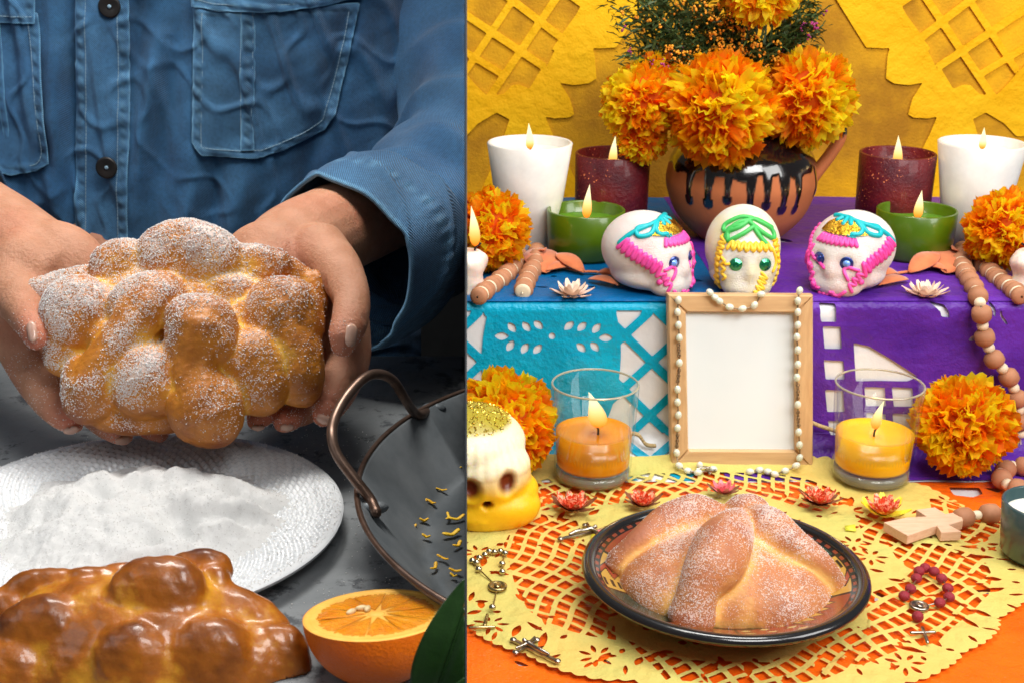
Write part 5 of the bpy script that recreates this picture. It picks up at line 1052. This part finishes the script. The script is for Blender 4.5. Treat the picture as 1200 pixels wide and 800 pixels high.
# glossy bread on the table
D1 = .852
def SG(px, py, off=0):
    x = (px-170)/200.; q = max(0, 1-x*x); return D1+.018+(800-py)*.00031-.020*math.sqrt(q)+off
def lg(px, py, rx, ry, off=.004, rot=0, rz=None): return vblob(px, py, SG(px, py, off), rx*1.10, ry*1.10, rz or min(rx, ry)*.72, rot, p=2.35)
def tg(pts, off=.006): return vtube([(x, y, SG(x, y, off), r) for x, y, r in pts])
mb = MB(); mb.add(*vblob(172, 800, D1+.030, 172, 112, 80, 0, 48)); mb.add(*vblob(130, 730, D1+.040, 118, 56, 60, 0, 36)); mb.add(*vblob(220, 720, D1+.040, 70, 46, 52, 0, 30)); mb.add(*vblob(300, 780, D1+.026, 50, 56, 56, 0, 30))
for a in ((185, 704, 56, 48, -.002), (228, 669, 42, 24, .012, .12), (250, 682, 20, 20, .006), (52, 691, 50, 23, .014, .06), (110, 684, 34, 22, .014), (155, 672, 40, 17, .020), (48, 744, 52, 44, .0, .3), (112, 726, 38, 30, .014), (156, 790, 47, 56, -.002, .1), (248, 786, 50, 58, .002, -.1), (325, 782, 38, 50, .008), (98, 795, 42, 42, .004), (210, 748, 30, 26, .012), (5, 795, 46, 44, .0), (-5, 720, 36, 32, .012), (290, 750, 34, 28, .010)): mb.add(*lg(*a))
mb.add(*tg([(248, 698, 22), (285, 716, 27), (315, 740, 27), (338, 768, 24)], .010))
me = fuse(mb, .0020, 8, .5); P = verts(me); setverts(me, P+normals(me)*(.0016*wob(P, 38, 27)+.0008*wob(P, 90, 25)+.0003*wob(P, 300, 26))[:, None]); cutz(me, TZL+.0006); P = verts(me); finish_bread(me, -.0105, .0045, its=90)
t = empty('glossy_bread', (float(P[:, 0].mean()), float(P[:, 1].mean()), TZL), 'dark golden glossy bread of the dead without sugar in the lower left foreground', 'bread'); link('crust', me, M_bread2, t)
# ---------------------------------------------------------------- halved orange and leaf
M_peel = pmat('orange_peel', (.86, .17, .002), (.78, .13, .001), ns=30, rough=.4, bump=.5, bs=480, coat=.15, spec=.3)
M_pith = pmat('orange_pith', (.88, .50, .09), (.85, .42, .06), ns=90, rough=.6); M_pulp = pmat('orange_pulp', (.80, .23, .004), (.92, .34, .01), ns=60, rough=.18, sss=.45, sssr=(1, .5, .1), stretch=(1, 1, 1), bump=.5, bs=160, coat=.6); M_seed = pmat('orange_seed', (.78, .60, .33), rough=.4)
oc = at_d(441, 719, .857); orr = .0462; tilt = math.radians(-10); MR = Matrix.Translation(Vector(oc)) @ Matrix.Rotation(tilt, 4, 'X') @ Matrix.Rotation(math.radians(-3), 4, 'Y')
OT = lambda V: [tuple(MR @ Vector(v)) for v in V]
t = empty('halved_orange', (oc[0], oc[1], TZL), 'halved orange with its juicy cut face up beside the glossy bread', 'orange')
V, F = lathe([(orr*math.cos(a)*1.0, orr*math.sin(a)*.96) for a in np.linspace(0, -PI/2*.995, 22)], 72); link('peel', mkmesh('peel', OT(V), F), M_peel, t)
V, F = lathe([(orr, -.0003), (orr-.0008, .0004), (orr-.0045, .0003), (orr-.0052, -.0006)], 72); link('pith_ring', mkmesh('pr', OT(V), F), M_pith, t)
V, F = lathe([(orr-.004, .0), (.0005, .0)], 72); link('pith_disc', mkmesh('pd', OT(V), F), M_pith, t)
for k in range(10):
    a0 = 2*PI*(k+.015)/10+.2; a1 = 2*PI*(k+.985)/10+.2; V = [(.0062*math.cos((a0+a1)/2), .0062*math.sin((a0+a1)/2), .0004)]; n = 14
    rim_ = [((orr-.0054)*math.cos(a0+(a1-a0)*i/n), (orr-.0054)*math.sin(a0+(a1-a0)*i/n), -.0004) for i in range(n+1)]; mid = []
    for f_ in (.45, .8): mid.append([((orr-.0054)*f_*math.cos(a0+(a1-a0)*i/n), (orr-.0054)*f_*math.sin(a0+(a1-a0)*i/n), .0005+.0003*random.uniform(-1, 1)) for i in range(n+1)])
    V += mid[0]+mid[1]+rim_; F = [(0, 1+i, 2+i) for i in range(n)]+[(1+q*(n+1)+i, 1+(q+1)*(n+1)+i, 2+(q+1)*(n+1)+i, 2+q*(n+1)+i) for q in (0, 1) for i in range(n)]; link('segment', mkmesh('segment', OT(V), F), M_pulp, t)
link('core', mkmesh('core', OT(ball((0, 0, -.0002), (.006, .0045, .0014), 14, 8)[0]), ball((0, 0, 0), 1, 14, 8)[1]), M_pith, t)
for (x, y, ro) in ((-.010, .009, .3), (-.016, .003, .9), (-.006, .007, 1.4)): 
    B = Matrix.Rotation(ro, 3, 'Z'); V, F = ball((0, 0, 0), (.0042, .0020, .0018), 12, 8); link('seed', mkmesh('seed', OT([tuple(B @ Vector(v)+Vector((x, y, .0014))) for v in V]), F), M_seed, t)
M_gleaf = pmat('dark_green_leaf', (.010, .036, .006), (.018, .055, .010), ns=30, rough=.35, coat=.2, bump=.3, bs=60)
def bigleaf(pts, label, dep):
    """leaf blade through its outline, with midrib and veins pressed in"""
    (bx, by), (tx, ty), wpx = pts; a = at_d(bx, by, dep); b = at_d(tx, ty, dep-.02); d = b-a; L = np.linalg.norm(d); d = d/L; s = np.cross(d, -FW); s /= np.linalg.norm(s); nn = np.cross(s, d); V = []; n, m = 26, 16; W = wpx*dep/FPX
    for i in range(n+1):
        u = i/n; ww = W*math.sin(PI*min(1, u*.97+.03))**.62*(1-.25*u)
        for j in range(m+1): q = 2*j/m-1; vein = .0007*max(0, math.cos((u*L*900-abs(q)*6)))**6; V.append(a+d*L*u+s*ww*q+nn*(-.004*math.cos(q*PI/2)*-1+(.006*abs(q)**1.4)-vein+.010*math.sin(u*PI)-.0022*math.exp(-(q/.05)**2)))
    F = [(i*(m+1)+j, i*(m+1)+j+1, (i+1)*(m+1)+j+1, (i+1)*(m+1)+j) for i in range(n) for j in range(m)]; me = evalmesh(mkmesh('blade', V, F), [('SOLIDIFY', dict(thickness=.0006))]); clipx(me, -1)
    t = empty('orange_leaf', tuple(a), label, 'leaf'); link('blade', me, M_gleaf, t); mr_ = mkmesh('midrib', *sweep([a+d*L*q+nn*(.004+.010*math.sin(q*PI)-.0014) for q in np.linspace(.02, .97, 14)], .0009, 6)); clipx(mr_, -1); link('midrib', mr_, M_gleaf, t)
bigleaf(((500, 838), (560, 665), 42), 'large dark green citrus leaf standing right of the orange half', .80)
bigleaf(((515, 850), (585, 770), 30), 'second dark green citrus leaf low at the bottom right corner', .77)
# ---------------------------------------------------------------- wide steel pan with rod handles
M_steel = pmat('dark_blued_steel', (.13, .15, .165), (.25, .27, .285), ns=11, rough=.45, metal=.4, bump=.25, bs=60, detail=7, rvar=.12); M_rust = pmat('rusty_rim_steel', (.11, .065, .045), (.20, .13, .10), ns=50, rough=.38, metal=.75)
pr = .262; pcx = at_z(421, 565, TZL+.05)[0]+pr; pcy = at_z(421, 565, TZL+.05)[1]; pc = (pcx, pcy, TZL+.0005)
t = empty('steel_pan', (-.03, pcy, TZL), 'wide dark steel pan with orange zest inside and rod handle, cut by the dividing panel', 'pan')
V, F = lathe([(.0005, .003), (pr-.05, .003), (pr-.042, .005), (pr-.003, .049), (pr+.001, .051), (pr+.003, .049), (pr-.038, .003), (pr-.046, 0), (.0005, 0)], 160, pc); me = clipx(mkmesh('bowl', V, F), -1); link('bowl', me, M_steel, t)
V, F = lathe([(pr+.001+.0022*math.cos(x), .0505+.0018*math.sin(x)) for x in np.linspace(0, 2*PI, 9)], 160, pc); link('rim', clipx(mkmesh('rim', V, F), -1), M_rust, t)
H = [(514, 476, .045), (503, 480, .046), (493, 486, .050), (484, 481, .058), (474, 466, .080), (461, 446, .100), (445, 438, .110), (428, 442, .112), (408, 462, .105), (393, 488, .095), (389, 510, .088), (395, 532, .078), (412, 556, .066), (427, 575, .056), (436, 588, .050), (441, 600, .047)]
V, F = sweep([at_z(x, y, TZL+z) for x, y, z in H], .0040, 12, sub=6); link('handle', mkmesh('handle', V, F), M_rust, t)
for (x, y) in ((508, 478), (438, 594)):
    p = at_z(x, y, TZL+.046); link('bracket', mkmesh('bracket', *ball(p, (.011, .006, .005), 14, 8)), M_steel, t)
M_zest = pmat('orange_zest', (.90, .45, .01), (.95, .6, .03), rough=.5); r = random.Random(12)
spots = [(484, 604), (510, 536), (512, 543), (489, 565), (496, 590), (497, 611), (480, 603), (526, 607), (536, 609), (530, 627), (483, 620), (510, 666), (532, 676), (534, 670), (538, 548), (541, 563), (545, 600), (507, 590), (520, 655), (440, 582), (518, 575), (470, 585), (537, 640), (500, 630)]
for (x, y) in spots:
    p = at_z(x, y, TZL+.0055); a = r.uniform(0, PI); L = r.uniform(.002, .006); P = [p+np.array([math.cos(a+c)*q*L, math.sin(a+c)*q*L, .001+.0015*abs(q)]) for q, c in ((-1, 0), (0, .0), (1, .5))]
    if max(pp[0] for pp in P) > -.002: continue
    tag(link('zest_curl', mkmesh('zest', *sweep(P, r.uniform(.0012, .0022), 6, sub=3, flat=.5)), M_zest), 'tiny curl of orange zest lying in the steel pan', 'zest', 'orange zest curls in the pan')
p = at_z(529, 522, TZL+.02); tag(link('sugar_crumb', mkmesh('crumb', *ball(p, (.004, .003, .002), 10, 6)), M_porc), 'pale crumb stuck on the sloping wall of the steel pan', 'crumb')
# ================================================================ PERSON: arms and hands, denim shirt
M_skin = pmat('skin', (.45, .210, .120), (.53, .265, .165), ns=60, rough=.5, sss=.22, sssr=(1, .35, .2), bump=.5, bs=330, spec=.4, attr='Col')
M_skin.node_tree.nodes['Principled BSDF'].inputs['Subsurface Scale'].default_value = .008
M_nail = pmat('fingernail', (.54, .29, .22), (.60, .36, .28), ns=60, rough=.25, sss=.3, coat=.3)
person = empty('person', tuple(at_y(130, 450, 1.52)), 'person in a blue denim shirt holding out the sugared bread in both hands', 'person')
mb = MB()
def lt(pts, n=20): mb.add(*vtube(pts, n, 6))
# viewer's right hand: forearm, palm under the loaf, thumb outside, fingers below
lt([(600, 170, 1.50, 50), (520, 205, 1.42, 52), (440, 248, 1.335, 52), (388, 272, 1.275, 54), (350, 292, 1.225, 57), (318, 318, 1.19, 55)])
lt([(400, 262, 1.29, 44), (372, 280, 1.25, 50), (345, 300, 1.215, 52)])
mb.add(*vblob(330, 325, 1.185, 78, 66, 34, -.5, 36)); mb.add(*vblob(320, 380, 1.172, 76, 78, 24, 0, 36)); mb.add(*vblob(352, 335, 1.182, 40, 56, 34, .35, 32))
lt([(372, 296, 1.185, 38), (398, 320, 1.152, 29), (411, 348, 1.125, 23.5), (410, 374, 1.108, 22), (404, 392, 1.098, 20), (402, 403, 1.096, 16)])
lt([(385, 340, 1.19, 40), (400, 380, 1.175, 34), (408, 420, 1.160, 27), (397, 452, 1.140, 24), (386, 474, 1.122, 20.5), (379, 486, 1.115, 15)])
lt([(340, 400, 1.175, 28), (352, 440, 1.170, 26), (348, 470, 1.150, 22), (339, 486, 1.130, 19), (334, 493, 1.122, 15)])
lt([(305, 400, 1.175, 26), (315, 440, 1.172, 24), (312, 470, 1.152, 20), (305, 485, 1.132, 17), (301, 492, 1.126, 13)])
lt([(365, 420, 1.176, 22), (372, 455, 1.166, 20), (362, 478, 1.150, 17), (352, 488, 1.142, 13)])
# viewer's left hand
lt([(-230, 170, 1.42, 62), (-110, 215, 1.32, 62), (-40, 258, 1.25, 60), (10, 288, 1.215, 58), (55, 312, 1.19, 52)])
mb.add(*vblob(60, 320, 1.185, 74, 62, 36, -.35, 36)); mb.add(*vblob(80, 380, 1.175, 72, 80, 24, 0, 36)); mb.add(*vblob(25, 330, 1.170, 46, 60, 38, -.15, 32)); mb.add(*vblob(90, 308, 1.19, 46, 24, 26, -.45, 28))
lt([(30, 300, 1.185, 42), (18, 335, 1.160, 36), (28, 362, 1.132, 25), (38, 382, 1.108, 19.5), (42, 396, 1.100, 15)])
lt([(18, 345, 1.185, 40), (22, 385, 1.178, 35), (33, 425, 1.165, 27), (55, 460, 1.145, 24.5), (74, 482, 1.128, 21), (85, 494, 1.120, 15.5)])
lt([(75, 400, 1.18, 28), (90, 450, 1.175, 26), (118, 488, 1.155, 21), (136, 502, 1.135, 18), (144, 509, 1.128, 13.5)])
lt([(110, 400, 1.18, 26), (135, 450, 1.178, 24), (165, 488, 1.160, 19), (180, 502, 1.142, 15), (187, 508, 1.138, 11)])
# hidden upper arms and trunk under the shirt
lt([(600, 170, 1.50, 52), (660, 60, 1.60, 56), (560, -60, 1.66, 66), (420, -110, 1.70, 80), (180, -120, 1.72, 110), (-60, -110, 1.70, 80), (-250, -60, 1.64, 66), (-310, 60, 1.56, 56), (-230, 170, 1.42, 60)], 16)
lt([(150, -100, 1.74, 130), (130, 100, 1.72, 150), (130, 300, 1.66, 150), (140, 440, 1.62, 150)], 24)
V = np.array(mb.V)
me = fuse(mb, .0023, 7, .5); P = verts(me); N = normals(me)
# creases at the wrist and knuckles
def crease(p0, p1, dep, w_=.0022):
    a, b = np.array(p0), np.array(p1); d = b-a; t_ = np.clip(((P-a)@d)/(d@d), 0, 1); q = np.linalg.norm(P-(a+t_[:, None]*d), axis=1); return dep*np.exp(-(q/w_)**2)
cz = np.zeros(len(P))
for (x0, y0, x1, y1, d) in ((375, 318, 388, 350, 1.13), (386, 345, 392, 372, 1.115), (398, 373, 424, 371, 1.10), (392, 448, 416, 452, 1.13), (380, 466, 400, 474, 1.11), (330, 258, 350, 262, 1.2), (60, 320, 90, 340, 1.16), (22, 432, 48, 424, 1.14), (46, 470, 70, 454, 1.125), (24, 372, 40, 364, 1.115), (20, 378, 36, 371, 1.113), (388, 352, 424, 348, 1.12), (392, 356, 426, 353, 1.118), (396, 376, 426, 375, 1.10), (388, 442, 414, 445, 1.13), (50, 476, 74, 460, 1.125), (100, 478, 122, 466, 1.14), (324, 474, 350, 476, 1.135), (296, 474, 318, 476, 1.14), (10, 300, 70, 296, 1.17), (345, 285, 380, 275, 1.2)): cz += crease(at_d(x0, y0, d), at_d(x1, y1, d), .0016)
P = P-N*cz[:, None]+N*(.0003*wob(P, 90, 31))[:, None]; setverts(me, P)
# redder finger tips, thumb and palm edges
tips = [(402, 404, 1.10), (379, 484, 1.115), (334, 490, 1.125), (301, 490, 1.127), (42, 396, 1.10), (85, 492, 1.12), (144, 507, 1.13), (187, 506, 1.14)]
rd = np.zeros(len(P))
for x, y, d in tips: q = np.linalg.norm(P-at_d(x, y, d), axis=1); rd = np.maximum(rd, np.exp(-(q/.022)**2))
base = np.ones((len(P), 3)); base = base*(1-rd[:, None]*.8)+np.array([1.10, .70, .70])*rd[:, None]*.8; base *= (1+.06*wob(P, 40, 33))[:, None]; base[:, 1:] *= (1-.10*np.clip(wob(P, 75, 34), 0, 1))[:, None]; setcol(me, np.clip(base, 0, 1.3)); clipx(me, -1); link('body', me, M_skin, person)
bvh = BVHTree.FromPolygons([tuple(v) for v in verts(me)], [tuple(p_.vertices) for p_ in me.polygons])
def nail(px, py, L, W, rot, push=.0006):
    """nail lying on the finger where the sight line meets it"""
    o, n, _, _ = bvh.ray_cast(Vector(CAM), Vector(ray(px, py)).normalized())
    if o is None: return
    k = (o-Vector(CAM)).length/FPX; u = Vector(RT*math.cos(rot)+UP*math.sin(rot)); n = n.normalized(); u = (u-n*u.dot(n)).normalized(); v = n.cross(u); V = []; a, b = 9, 8
    for i in range(a):
        s = 2*i/(a-1)-1; 
        for j in range(b):
            q = 2*j/(b-1)-1; ww = W*k*(1-.25*max(0, s)**3)*math.sqrt(max(.05, 1-(abs(s)**5))); V.append(o+u*L*k*s+v*ww*q+n*(push+.0016*(1-q*q)-.0012*s*s*(1 if s < 0 else .2)))
    F = [(i*b+j, i*b+j+1, (i+1)*b+j+1, (i+1)*b+j) for i in range(a-1) for j in range(b-1)]; link('fingernail', evalmesh(mkmesh('nail', V, F), [('SOLIDIFY', dict(thickness=.0007))]), M_nail, person)
nail(411, 393, 13, 7, -1.75); nail(38, 389, 12, 5, -1.35); nail(380, 491, 5, 9, -1.9); nail(336, 500, 3.5, 8, -1.6); nail(302, 500, 3, 7, -1.6); nail(84, 503, 4, 9, -1.3); nail(144, 515, 4, 8, -1.3)
Pp, Nn = pts_on(me, 2600, 8, lambda c_, n_, T: np.exp(-(np.min([np.linalg.norm(c_-at_d(x, y, d), axis=1) for x, y, d in tips+[(60, 465, 1.14), (35, 430, 1.15), (120, 495, 1.15)]], axis=0)/.018)**2)); o = link('sugar_dust', grains(Pp, Nn, .00045), M_grain, person); o['kind'] = 'stuff'
# ---------------------------------------------------------------- denim shirt
def denim(name, c1, c2, wear=.5):
    m = pmat(name, c1, c2, ns=9, rough=.82, sheen=.12, detail=7, contrast=(.32, .68), attr='Col'); nt = m.node_tree; b = nt.nodes['Principled BSDF']; tc = _n(nt, 'ShaderNodeTexCoord')
    mp_ = _n(nt, 'ShaderNodeMapping'); mp_.inputs['Rotation'].default_value = (0, .7, 0); nt.links.new(tc.outputs['Object'], mp_.inputs[0]); wv = _n(nt, 'ShaderNodeTexWave', Scale=230.0, Distortion=.8); nt.links.new(mp_.outputs[0], wv.inputs[0])
    ns_ = _n(nt, 'ShaderNodeTexNoise', Scale=260.0, Detail=3.0); nt.links.new(tc.outputs['Object'], ns_.inputs[0]); ad = _n(nt, 'ShaderNodeMath', operation='ADD'); nt.links.new(wv.outputs[1], ad.inputs[0]); nt.links.new(ns_.outputs[0], ad.inputs[1])
    bp = _n(nt, 'ShaderNodeBump', Strength=.8, Distance=.0010); nt.links.new(ad.outputs[0], bp.inputs['Height']); nt.links.new(bp.outputs[0], b.inputs['Normal'])
    old = b.inputs['Base Color'].links[0].from_socket; mr = _n(nt, 'ShaderNodeMapRange'); mr.inputs[1].default_value = .3; mr.inputs[2].default_value = 1.5; mr.inputs[3].default_value = .5; mr.inputs[4].default_value = 1.55; nt.links.new(ad.outputs[0], mr.inputs[0])
    vm = _n(nt, 'ShaderNodeVectorMath', operation='SCALE'); nt.links.new(old, vm.inputs[0]); nt.links.new(mr.outputs[0], vm.inputs['Scale']); nt.links.new(vm.outputs[0], b.inputs['Base Color']); return m
M_den = denim('denim', (.010, .058, .145), (.032, .120, .245)); M_den2 = denim('denim_worn', (.018, .078, .178), (.052, .155, .290)); M_thread = pmat('pale_blue_thread', (.22, .34, .44), rough=.8); M_button = pmat('dark_shirt_button', (.022, .02, .02), rough=.35, metal=.3)
def torso_y(X, Z):
    x = X+.385; P_ = np.stack([X, Z], 1)
    y = 1.47+.55*x**2+1.6*np.clip(np.abs(x)-.20, 0, 1)**2*2
    def ridge(px0, py0, px1, py1, w_, h):
        a = at_y(px0, py0, 1.49); b = at_y(px1, py1, 1.49); a = np.array([a[0], a[2]]); b = np.array([b[0], b[2]]); d = b-a; q = np.stack([X-a[0], Z-a[1]], 1); t_ = np.clip(q@d/(d@d), 0, 1); dist = np.linalg.norm(q-t_[:, None]*d, axis=1); return h*np.exp(-(dist/w_)**2)*np.sin(PI*np.clip(.15+t_*.8, 0, 1))
    y = y-ridge(192, 40, 165, 210, .010, 0.0170)-ridge(72, 60, 80, 250, .012, 0.0170)-ridge(60, 190, 75, 250, .008, 0.0102)+ridge(90, 0, 88, 240, .008, 0.0170)+ridge(168, 0, 166, 180, .012, 0.0136)+ridge(210, 0, 195, 250, .016, 0.0153)-ridge(235, 200, 215, 300, .010, 0.0136)-ridge(290, 190, 275, 300, .016, 0.0170)+ridge(255, 190, 250, 300, .010, 0.0119)+ridge(410, 0, 345, 260, .012, 0.0136)-ridge(10, 200, 40, 280, .012, 0.0136)
    wq = wob(P_*np.array([1.6, .5]), 30, 43); y = y-.0075*np.exp(-(wq/.22)**2)*np.clip(.6+.5*wob(P_, 9, 44), 0, 1)-.0030*np.exp(-(wob(P_*np.array([1.0, 1.3]), 48, 45)/.18)**2)
    return y+.0018*wob(P_, 22, 40)+.0010*wob(P_*np.array([2.2, .6]), 60, 41)+.0005*wob(P_, 150, 42)
XS = np.linspace(-.70, -.055, 260); ZS = np.linspace(-.10, .70, 320); U, W = np.meshgrid(XS, ZS, indexing='ij'); Xf, Zf = U.ravel(), W.ravel(); Y = torso_y(Xf, Zf); V = np.stack([Xf, Y, Zf], 1); n = len(ZS)
shoulder = np.clip((Zf-.60)/.10, 0, 1); V[:, 1] += .10*shoulder**2
F = [(i*n+j, (i+1)*n+j, (i+1)*n+j+1, i*n+j+1) for i in range(len(XS)-1) for j in range(n-1)]
def wearcol(P_, seed, amp=.22, base=1.0): c = base+amp*wob(P_[:, [0, 2]], 26, seed)*.5+.12*wob(P_[:, [0, 2]], 90, seed+1); return np.clip(np.stack([c*.96, c, c*1.02], 1), .4, 1.8)
me = mkmesh('front', V, F); setcol(me, wearcol(V, 50)); sh = link('shirt_front', me, M_den, person)
def flap(name, poly, off, thick, mat, seed, wear_w=6.0, nu=90, nv=110, extra=None):
    """patch of cloth lying on the shirt front, outline in photo pixels, faded along its sewn edge"""
    P2_ = np.array([[at_y(x, y, 1.48)[0], at_y(x, y, 1.48)[2]] for x, y in poly]); sp = s_poly(P2_); u0, v0 = P2_.min(0)-.002; u1, v1 = P2_.max(0)+.002
    def mp(u, v):
        y = torso_y(u, v)-off; d = -sp(u, v); y = y-.0012*np.sin(v*420+u*90)*np.clip(1-np.abs(d-.006)/.006, 0, 1)-.0010*np.clip(d/.004, 0, 1)-.0012*wob(np.stack([u, v], 1), 50, seed); return np.stack([u, y, v], 1)
    me, uv = cutsheet(lambda u, v: -sp(u, v), u0, u1, v0, v1, nu, nv, mp); d = -sp(uv[:, 0], uv[:, 1]); c = wearcol(np.stack([uv[:, 0], uv[:, 0], uv[:, 1]], 1), seed)
    seam = np.clip(1-np.abs(d-.0065)/.005, 0, 1)*(.5+.5*np.sin(uv[:, 1]*560+uv[:, 0]*480+2*wob(uv, 80, seed))); edge = np.clip(1-d/.0022, 0, 1); c = c*(1-.28*np.clip(1-np.abs(d-.0065)/.004, 0, 1)[:, None])+np.array([2.2, 1.35, .9])*(seam*.55+edge*1.2)[:, None]; setcol(me, np.clip(c, .25, 5))
    me = evalmesh(me, [('SOLIDIFY', dict(thickness=thick, offset=1.0))]); o = link(name, me, mat, person); return o, sp, off
def stitches(parent, line, off, n=60, r=.00055):
    """row of short thread stitches along a pixel path"""
    L = catmull([(x, y, 0) for x, y in line], 20)[:, :2]; seg = np.concatenate([[0], np.cumsum(np.linalg.norm(np.diff(L, axis=0), axis=1))]); m_ = int(seg[-1]/4.2); mb = MB()
    for k in range(m_):
        q = []
        for f_ in (k+.15, k+.8):
            s = seg[-1]*f_/m_; x = np.interp(s, seg, L[:, 0]); y = np.interp(s, seg, L[:, 1]); p = at_y(x, y, 1.48); q.append((p[0], torso_y(np.array([p[0]]), np.array([p[2]]))[0]-off, p[2]))
        mb.add(*sweep(q, r, 4))
    if mb.V: o = mb.build('stitching', M_thread, parent); o['kind'] = 'stuff'
pk, _, _ = flap('placket', [(94, -60), (153, -60), (155, 200), (153, 330), (95, 330), (93, 150)], .0045, .0014, M_den2, 60, nu=50, nv=260)
stitches(pk, [(106, -50), (106, 100), (106, 300)], .0078); stitches(pk, [(142, -50), (143, 100), (143, 300)], .0078)
pp, _, _ = flap('pocket', [(229, 8), (228, 100), (227, 165), (238, 180), (300, 186), (330, 178), (378, 158), (390, 140), (408, 60), (418, 8)], .0045, .0014, M_den2, 62)
stitches(pp, [(240, 14), (239, 100), (238, 162), (246, 172), (300, 176), (330, 168), (370, 150), (380, 130), (398, 60), (406, 14)], .0075)
stitches(pp, [(284, 14), (283, 100), (283, 170)], .0075); stitches(pp, [(297, 14), (296, 100), (296, 170)], .0075)
flap('pocket_pleat', [(283, 12), (283, 176), (298, 176), (299, 12)], .0068, .0012, M_den2, 63, nu=20, nv=110)
pf, _, _ = flap('pocket_flap', [(226, -70), (228, 6), (260, 12), (330, 14), (380, 8), (421, 0), (424, -70)], .0075, .0016, M_den2, 64); stitches(pf, [(232, -2), (260, 4), (330, 6), (380, 0), (416, -7)], .0108)
pl_, _, _ = flap('pocket', [(-60, 14), (-50, 185), (18, 203), (48, 197), (64, 188), (58, 110), (48, 14)], .0045, .0014, M_den2, 65); stitches(pl_, [(38, 20), (47, 110), (53, 182), (18, 193)], .0075)
flap('pocket_pleat', [(-4, 16), (2, 110), (12, 196), (19, 199), (10, 110), (4, 16)], .0065, .0012, M_den2, 67, nu=20, nv=110)
pf2, _, _ = flap('pocket_flap', [(-60, -70), (-60, 20), (0, 25), (46, 26), (48, -70)], .0075, .0016, M_den2, 66); stitches(pf2, [(-55, 12), (0, 17), (44, 18)], .0108)
for (x, y) in ((128, 8), (127, 195), (128, -150)):
    p = at_y(x, y, 1.46); yy = torso_y(np.array([p[0]]), np.array([p[2]]))[0]-.0085; RM = Matrix.Translation((p[0], yy, p[2])) @ Matrix.Rotation(PI/2, 4, 'X'); V, F = lathe([(.0004, .0010), (.003, .0010), (.0045, .0012), (.0095, .0030), (.0115, .0026), (.0118, .0008), (.0105, -.001)], 28)
    bt = link('button', mkmesh('button', [tuple(RM @ Vector(v)) for v in V], F), M_button, person); V, F = ball((0, 0, .0016), (.0022, .0022, .0010), 10, 6); link('button_stud', mkmesh('stud', [tuple(RM @ Vector(v)) for v in V], F), M_thread, bt)
# sleeve and rolled cuff of the viewer's right arm
def clothtube(pts, n, sub, rip, seed, ring_cut=None):
    Z = catmull([(*at_d(x, y, d), r*d/FPX) for x, y, d, r in pts], sub); P_ = Z[:, :3]; R_ = Z[:, 3]; T = np.gradient(P_, axis=0); T /= np.linalg.norm(T, axis=1)[:, None]; V = []; m_ = len(P_); a = np.cross(T[0], UP); a /= np.linalg.norm(a)
    for i in range(m_):
        a = a-T[i]*(a@T[i]); a /= np.linalg.norm(a); b = np.cross(T[i], a); u = i/(m_-1)
        for k in range(n): th = 2*PI*k/n; r_ = R_[i]*(1+rip(th, u)); V.append(P_[i]+r_*(math.cos(th)*a+math.sin(th)*b))
    F = [(i*n+k, i*n+(k+1) % n, (i+1)*n+(k+1) % n, (i+1)*n+k) for i in range(m_-1) for k in range(n)]; return np.array(V), F, m_
def rip1(th, u): 
    f1 = math.exp(-((u-.62)/.2)**2); return .13*f1*math.sin(u*46+2.2*math.sin(th+.6))*(.4+.6*math.cos(th-1.2)**2)+.05*math.sin(th*3+u*9)+.03*math.sin(th*5-u*17+1)+.02*math.sin(u*80+th*2)*f1
V, F, m_ = clothtube([(500, -150, 1.70, 118), (520, -70, 1.66, 112), (540, 30, 1.62, 108), (562, 110, 1.57, 104), (560, 180, 1.49, 100), (520, 232, 1.42, 96), (478, 268, 1.365, 96), (440, 290, 1.325, 97)], 120, 26, rip1, 1)
V = V+np.array([0, 1, 0])*(.0025*wob(V, 30, 71)+.001*wob(V, 90, 72))[:, None]; me = mkmesh('sleeve', V, F); setcol(me, wearcol(V, 73)); me = evalmesh(me, [('SOLIDIFY', dict(thickness=.0014))]); clipx(me, -1); link('sleeve', me, M_den, person)
def rip2(th, u): return .030*math.sin(th*2+.5)+.035*math.exp(-((math.sin(th*2.5+u*4))/.25)**2)+.012*math.sin(th*9+u*3)+.012*math.sin(u*PI)+(.03*math.sin(th*4+1))
V, F, m_ = clothtube([(462, 272, 1.350, 101), (440, 288, 1.325, 107), (418, 302, 1.300, 109), (394, 313, 1.275, 107)], 160, 14, rip2, 2)
u = np.repeat(np.linspace(0, 1, m_), 160); V = V+(.0012*wob(V, 160, 75)+.0012*np.sin(np.tile(np.arange(160), m_)*1.9))[:, None]*np.exp(-((u-.45)/.12)**2)[:, None]*np.array([[.6, -.6, .5]]); me = mkmesh('cuff', V, F); c = wearcol(V, 74, base=1.05)
e = np.clip(1-(1-u)/.05, 0, 1); sm = np.exp(-((u-.45)/.08)**2)*(.5+.5*np.sin(np.tile(np.arange(160), m_)*1.1)); c = c+np.array([2.2, 1.35, .9])*(e*.9+sm*.5)[:, None]; setcol(me, np.clip(c, .3, 5)); me = evalmesh(me, [('SOLIDIFY', dict(thickness=.004))]); clipx(me, -1); link('cuff', me, M_den2, person)
# sleeve of the viewer's left arm, mostly outside the picture
V, F, m_ = clothtube([(-170, -150, 1.70, 110), (-250, -40, 1.62, 104), (-290, 70, 1.53, 100), (-215, 170, 1.42, 98), (-135, 205, 1.34, 92), (-70, 235, 1.285, 88)], 100, 20, rip1, 3); me = mkmesh('sleeve', V, F); setcol(me, wearcol(V, 76)); me = evalmesh(me, [('SOLIDIFY', dict(thickness=.0025))]); link('sleeve', me, M_den, person)
